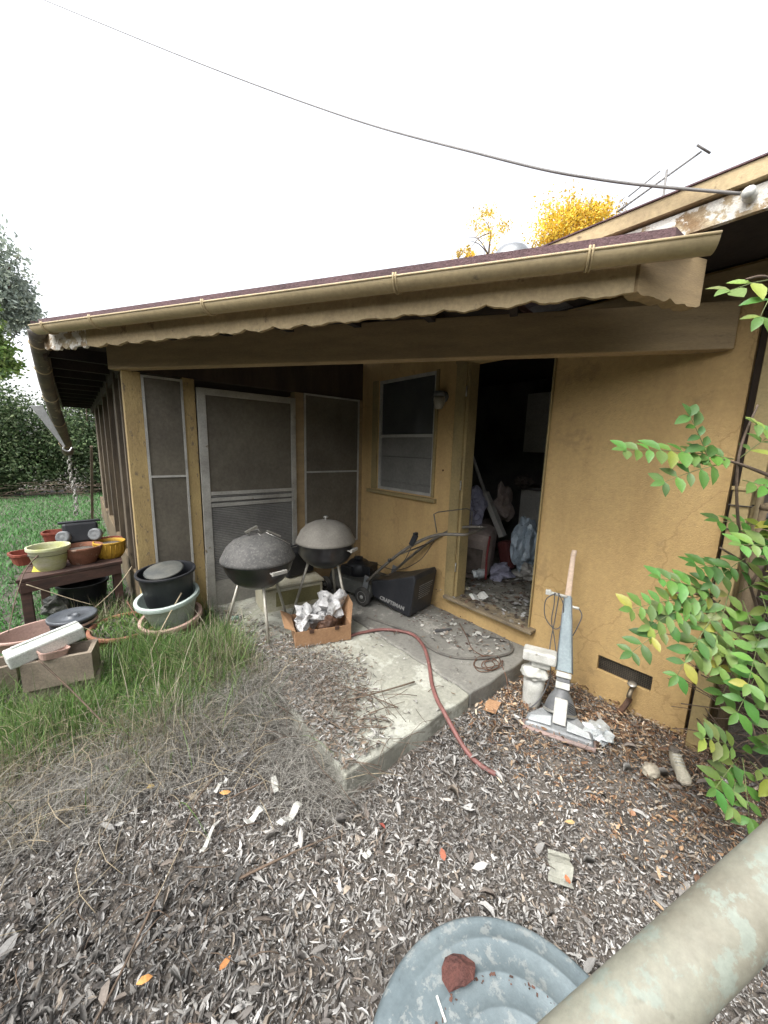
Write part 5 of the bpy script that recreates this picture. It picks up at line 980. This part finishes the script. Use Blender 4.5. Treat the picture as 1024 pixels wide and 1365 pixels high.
# fine tangle of twigs over slab and straw
def tangle(name, n, f, m, r, label, seed, ln=(.08, .25)):
    random.seed(seed); mb = MB()
    for _ in range(n):
        x, y, z = f(); an = random.uniform(0, 2 * PI); l = random.uniform(*ln); k = random.uniform(-.6, .6)
        p = [(x + math.cos(an + k * t) * l * t, y + math.sin(an + k * t) * l * t, z + .02 * math.sin(3 * t + k)) for t in (0, .35, .7, 1)]; mb.tube(p, r * random.uniform(.6, 1.2), 4)
    tag(mb.build(name, m), label, 'twigs', kind='stuff')
tangle('twig_tangle', 210, lambda: (random.gauss(1.15, .17), random.gauss(1.85, .28), .012), 'twig', .0018, 'tangle of fine dry twigs over the left of the slab', 3)
tangle('litter_twigs', 420, lambda: (random.uniform(-.9, 2.5), random.uniform(-.2, 1.9), GZ + random.uniform(.025, .05)) , 'twig', .0018, 'small broken twigs scattered through the leaf litter', 8, (.03, .14))
tangle('grass_stems', 240, lambda: (random.gauss(.2, .45), random.gauss(2.2, .3), GZ + random.uniform(.03, .16)), 'straw', .0013, 'pale broken stems over the dry grass', 4, (.1, .3))

# ------------------------------------------------------------------ vine at right
STEMS = [[(2.706, -0.005, 0.516), (2.421, 0.151, 1.023), (2.199, 0.209, 1.331), (2.086, 0.237, 1.621), (2.165, 0.219, 1.835)], [(2.689, -0.034, 0.324), (2.327, 0.105, 0.766), (2.082, 0.233, 1.005), (1.836, 0.321, 1.07)], [(2.511, -0.092, -0.007), (2.294, 0.017, 0.252), (2.086, 0.083, 0.362)], [(2.208, 0.115, 1.535), (2.095, 0.222, 1.591), (1.959, 0.275, 1.613)], [(2.453, 0.048, 0.975), (2.302, 0.142, 1.124), (2.127, 0.246, 1.232)], [(2.35, 0.05, 1.6), (2.30, 0.1, 2.0), (2.166, 0.173, 2.219), (2.02, 0.243, 2.277), (1.885, 0.282, 2.245)], [(2.706, -.005, .516), (2.7, -.05, .1), (2.66, -.06, -.15)], [(2.689, -.034, .324), (2.68, -.05, -.15)], [(2.511, -.092, -.007), (2.5, -.1, -.16)], [(2.421, .151, 1.023), (2.42, .06, 1.4), (2.35, .05, 1.6)]]
LEAVES = [((2.042, 0.246, 1.614), (1.607, 0.495, 1.688)), ((1.933, 0.289, 1.574), (1.825, 0.364, 1.797)), ((1.969, 0.263, 1.596), (1.703, 0.384, 1.552)), ((2.086, 0.236, 1.615), (2.129, 0.159, 1.727)), ((2.09, 0.213, 1.531), (2.047, 0.112, 1.512)), ((2.096, 0.225, 1.022), (1.614, 0.404, 1.08)), ((1.991, 0.244, 1.008), (1.576, 0.373, 0.919)), ((2.046, 0.245, 1.044), (1.802, 0.369, 1.153)), ((2.025, 0.209, 0.978), (1.76, 0.257, 0.796)), ((2.107, 0.212, 1.006), (1.876, 0.24, 0.86)), ((1.98, 0.256, 1.023), (1.693, 0.356, 0.983)), ((2.25, 0.185, 1.122), (1.983, 0.292, 1.194)), ((2.2, 0.179, 1.202), (2.144, 0.127, 1.352)), ((2.173, 0.165, 1.04), (2.163, 0.07, 1.171)), ((2.15, 0.191, 1.072), (1.95, 0.186, 0.893)), ((2.182, 0.149, 1.008), (2.079, 0.078, 0.897)), ((2.199, 0.114, 0.913), (1.953, 0.162, 0.802)), ((2.252, 0.077, 0.947), (1.906, 0.07, 0.803)), ((2.124, 0.034, 0.869), (1.863, 0.08, 0.689)), ((2.262, 0.156, 1.333), (2.139, 0.266, 1.361)), ((2.27, 0.106, 1.14), (2.171, 0.112, 1.383)), ((2.225, 0.158, 1.203), (2.025, 0.24, 1.118)), ((2.108, 0.096, 1.079), (2.002, 0.009, 0.891)), ((2.113, 0.016, 0.748), (1.957, -0.011, 0.636)), ((2.111, 0.063, 0.363), (1.88, 0.158, 0.513)), ((2.122, 0.05, 0.347), (2.09, -0.023, 0.491)), ((2.108, 0.058, 0.331), (1.896, 0.097, 0.303)), ((2.121, 0.047, 0.331), (1.991, -0.01, 0.186)), ((2.145, 0.024, 0.316), (2.095, -0.072, 0.295)), ((2.105, 0.053, 0.298), (1.936, 0.046, 0.229)), ((2.017, 0.23, 2.267), (1.815, 0.309, 2.219)), ((1.965, 0.211, 2.227), (1.842, 0.222, 2.114)), ((2.222, 0.138, 1.686), (2.087, 0.203, 1.769)), ((2.171, 0.084, 1.262), (1.999, 0.171, 1.3)), ((2.147, 0.043, 0.99), (2.03, 0.056, 1.202)), ((2.122, 0.096, 0.841), (1.91, 0.209, 0.846)), ((2.146, 0.121, 0.75), (2.019, 0.139, 0.65))]
vn = empty('leafy_vine', (2.66, -.06, GZ), 'bright green vine with paired oval leaflets growing over the fence at right', 'vine')
vn['local'] = 0
def leaflet(V, F, Cc, base, d, nrm, L_, W_, col, droop=.2):
    d = d.normalized(); s = d.cross(nrm).normalized(); nrm = s.cross(d); us = [0, .25, .55, .8, 1]; ws = [.06, .8, 1, .6, .02]; b = len(V)
    for u_, w_ in zip(us, ws):
        for v_ in (-1, 0, 1):
            V.append(base + d * L_ * u_ + s * W_ / 2 * w_ * v_ + nrm * (abs(v_) * W_ * .16 * w_ - droop * L_ * u_ * u_)); Cc.append(col)
    for i in range(4):
        for j in range(2): a = b + i * 3 + j; F.append((a, a + 3, a + 4, a + 1))
random.seed(5); V = []; F = []; Cc = []; ster = MB()
camd = -Fw
def comp(a, b, scale=1.0, pairs=None, hue=0):
    a = Vector(a); b = Vector(b); L_ = (b - a).length; n = pairs or max(3, int(L_ / .05)); axis = (b - a).normalized()
    nrm = (Vector((random.uniform(-.4, .2), random.uniform(-.7, -.1), 1.0)) + Vector((-.6, -.3, 0))).normalized(); side = axis.cross(nrm).normalized(); pts = []
    for i in range(n + 1): t = i / n; pts.append(a.lerp(b, t) - Vector((0, 0, .10 * L_ * t * t)))
    ster.tube(pts, [.0024 * (1 - .6 * i / n) for i in range(n + 1)], 5)
    gcol_ = random.choice([(.10, .21, .045), (.13, .245, .055), (.07, .16, .035), (.17, .28, .075)])
    for i in range(1, n + 1):
        for s in (-1, 1):
            c = tuple(max(.01, v * random.uniform(.8, 1.2)) for v in gcol_)
            if random.random() < .02: c = (.34, .33, .06)
            elif random.random() < .12: c = (c[0] * 1.7, c[1] * 1.2, c[2])
            d = axis * random.uniform(.35, .65) + side * s + Vector((0, 0, random.uniform(-.25, .1)))
            ll = random.uniform(.055, .096) * scale * (1 - .25 * abs(i / n - .5)); leaflet(V, F, Cc, pts[i] if i < n else pts[n], d, nrm + side * s * random.uniform(-.5, .5), ll, ll * random.uniform(.44, .54), c, random.uniform(.0, .35))
    leaflet(V, F, Cc, pts[-1], axis, nrm, .06 * scale, .028 * scale, gcol_, .2)
for a, b in LEAVES: comp(a, b, 1.0 if Vector(a).z < 2 else 1.15, None if Vector(a).z < 2 else 2)
for _ in range(34):    # deeper mass of foliage along the fence
    a = Vector((random.uniform(2.25, 2.66), random.uniform(-.75, .06), random.uniform(.55, 1.45))); 
    if a.z < .55 and random.random() < .75: continue
    b = a + Vector((random.uniform(-.25, .05), random.uniform(-.15, .15), random.uniform(-.16, .12))); comp(a, b, .95)
f_ = npmesh('foliage', np.array([tuple(v) for v in V]) - np.array(vn.location), np.array(F), 'green', np.array(Cc), vn, True)
ster.build('leaf_stalk', mat('green_stalk', (.16, .2, .07), rough=.6), vn)
for st in STEMS:
    mb = MB(); P_ = smooth_path(st, 6); mb.tube(P_, [.007 * (1 - .6 * i / len(P_)) + .001 for i in range(len(P_))], 7); mb.build('stem', 'twig', vn)
tangle('bare_brush', 260, lambda: (random.uniform(2.3, 2.68), random.uniform(-.6, .2), random.uniform(-.1, .75)), 'twig', .0028, 'dark tangle of bare stems at the foot of the fence', 14, (.15, .45))

# ------------------------------------------------------------------ far vegetation
def foliage(C, n, leaf, pal_, seed, hang=0., clumps=40, cs=.22, flat=.5):
    g = np.random.default_rng(seed); allV = []; allC = []
    for (c, rad) in C:
        nn = int(n / len(C)); k = clumps
        th = g.normal(0, 1, (k, 3)); th /= np.linalg.norm(th, axis=1)[:, None]; cc = np.array(c) + th * np.array(rad) * (g.random((k, 1)) ** .4) * .92
        bri = g.uniform(.55, 1.3, k); ci = g.integers(0, k, nn); off = g.normal(0, 1, (nn, 3)) * np.array(rad) * cs; off[:, 2] *= (1 + hang)
        p = cc[ci] + off; allV.append(p); allC.append(np.array(pal_)[g.integers(0, len(pal_), nn)] * bri[ci][:, None] * g.uniform(.75, 1.25, (nn, 1)))
    p = np.concatenate(allV); col = np.concatenate(allC); n = len(p)
    a = g.normal(0, 1, (n, 3)); a /= np.linalg.norm(a, axis=1)[:, None]; b = np.cross(a, g.normal(0, 1, (n, 3))); b /= np.linalg.norm(b, axis=1)[:, None]
    s = leaf * g.uniform(.6, 1.4, (n, 1)); V = np.stack([p - a * s, p - b * s * flat, p + a * s, p + b * s * flat], 1).reshape(-1, 3)
    return V, np.arange(4 * n).reshape(n, 4), np.repeat(col, 4, 0)
def tree(name, label, loc, C, n, leaf, pal_, trunk, seed, limbs=True, group=None, cat='tree', **kw):
    t = empty(name, loc, label, cat, group); V, F, c = foliage(C, n, leaf, pal_, seed, **kw)
    npmesh('crown', V - np.array(loc), F, 'crown', c, t)
    mb = MB(); random.seed(seed)
    top = Vector(C[0][0]); base = Vector(loc); P_ = smooth_path([base, base.lerp(top, .45) + Vector((random.uniform(-.2, .2), random.uniform(-.2, .2), 0)), top], 5)
    mb.tube(P_, [trunk * (1 - .75 * i / len(P_)) for i in range(len(P_))], 8)
    for (cc, rad) in C:
        for _ in range(9):
            e = Vector(cc) + Vector([random.uniform(-1, 1) * r * .85 for r in rad]); s_ = P_[random.randint(int(len(P_) * .5), len(P_) - 1)]
            mb.tube(smooth_path([s_, s_.lerp(e, .5) + Vector((0, 0, random.uniform(.0, .3))), e], 3), [trunk * .28, trunk * .24, trunk * .2, trunk * .16, trunk * .12, trunk * .08, trunk * .04], 5)
    mb.build('trunk', 'bark', t); return t
HG = [(.055, .10, .035), (.035, .065, .022), (.09, .14, .05), (.15, .19, .09)]
for i, (x, y, rx, h, lb) in enumerate([(-4.2, 16.2, 1.6, 2.0, 'dark hedge bush beyond the lawn at the far left'), (-1.75, 16.6, 1.55, 2.05, 'dense hedge bush beyond the lawn under the tall tree'), (.4, 16.4, 1.5, 1.95, 'hedge bush beyond the lawn seen beside the side gutter'), (2.2, 17.2, 1.6, 2.1, 'hedge bush beyond the lawn behind the stud wall')]):
    tree('hedge_bush', lb, (x, y, GZ), [((x, y, h - .25), (rx, 1.1, 1.75)), ((x, y - .4, .9), (rx, 1.1, 1.2))], 30000, .05, HG, .12, 60 + i, group='hedge beyond the lawn', cat='hedge', clumps=70, cs=.16)
tangle('brush_pile', 130, lambda: (random.uniform(-3.2, .4), random.uniform(14.4, 15.2), random.uniform(-.1, .35)), 'twig', .006, 'pile of grey dead brush at the foot of the hedge', 24, (.4, 1.0))
tree('tall_tree', 'tall grey green tree with drooping foliage at the left edge', (-3.2, 24, GZ), [((-2.3, 24, 8.0), (1.5, 1.3, 2.4)), ((-3.0, 24, 9.5), (1.5, 1.3, 1.7)), ((-1.6, 23.8, 7.3), (.9, .8, 1.1))], 19000, .10, [(.40, .46, .39), (.32, .37, .32), (.46, .51, .40), (.28, .33, .28)], .28, 71, hang=.7, clumps=46, cs=.17)
tree('tall_tree', 'yellow green tree low in front of the taller grey one', (-2.9, 22, GZ), [((-2.55, 22, 5.9), (.9, .9, 1.5)), ((-2.1, 22, 4.7), (.7, .7, .8))], 7000, .09, [(.22, .34, .08), (.30, .40, .12), (.14, .24, .07)], .13, 72, clumps=34, cs=.18)
YL = [(.85, .62, .05), (.90, .70, .10), (.70, .46, .04), (.78, .50, .06)]
tree('golden_tree', 'golden yellow leaved tree rising behind the roof', (14.5, 8.3, GZ), [((14.9, 7.9, 9.9), (1.3, 1.3, 1.35)), ((15.7, 7.4, 10.2), (1.0, 1.0, .8))], 9000, .055, YL, .22, 81, clumps=26, cs=.2)
tree('golden_tree', 'sparse half bare yellow tree left of the denser golden one', (12.7, 9.6, GZ), [((12.9, 9.5, 9.8), (.95, .95, .95)), ((12.0, 10.1, 8.9), (.5, .5, .5))], 1800, .042, YL, .09, 82, clumps=18, cs=.12)
tree('golden_tree', 'thin brown leaved treetop right of the golden tree', (16.2, 7.0, GZ), [((16.6, 6.8, 10.5), (.8, .8, .7))], 420, .05, [(.35, .25, .12), (.4, .32, .2)], .09, 83, clumps=12, cs=.16)

# unseen hedges added out of view to keep low sky light off the walls
HP = [(.06, .10, .04), (.04, .07, .03), (.08, .12, .05)]
def sky_blocker(label, c, half, h, n, seed):
    t = empty('sky_blocker_hedge', (c[0], c[1], GZ), label, 'hedge', 'unseen hedges added to block low sky light')
    mb = MB(); mb.box((c[0], c[1], h / 2), (2 * half[0], 2 * half[1], h)); mb.build('core', 'soffit', t)
    g = np.random.default_rng(seed); p = np.array([c[0], c[1], h / 2]) + g.uniform(-1, 1, (n, 3)) * np.array([half[0] + .25, half[1] + .25, h / 2 + .3]); a = g.normal(0, 1, (n, 3)) * .12; b = g.normal(0, 1, (n, 3)) * .08
    npmesh('foliage', np.stack([p - a, p - b, p + a, p + b], 1).reshape(-1, 3) - np.array([c[0], c[1], GZ]), np.arange(4 * n).reshape(n, 4), 'crown', np.repeat(np.array(HP)[g.integers(0, 3, n)], 4, 0), t)
sky_blocker('unseen dark hedge added along the left to block low sky light', (-5.2, .5), (.5, 6.5), 3.1, 9000, 201)
sky_blocker('unseen dark hedge added behind the viewer to block low sky light', (-.5, -5.5), (4.6, .5), 3.1, 7000, 202)

# ------------------------------------------------------------------ strip helper flags
for o in bpy.data.objects:
    if 'local' in o: del o['local']
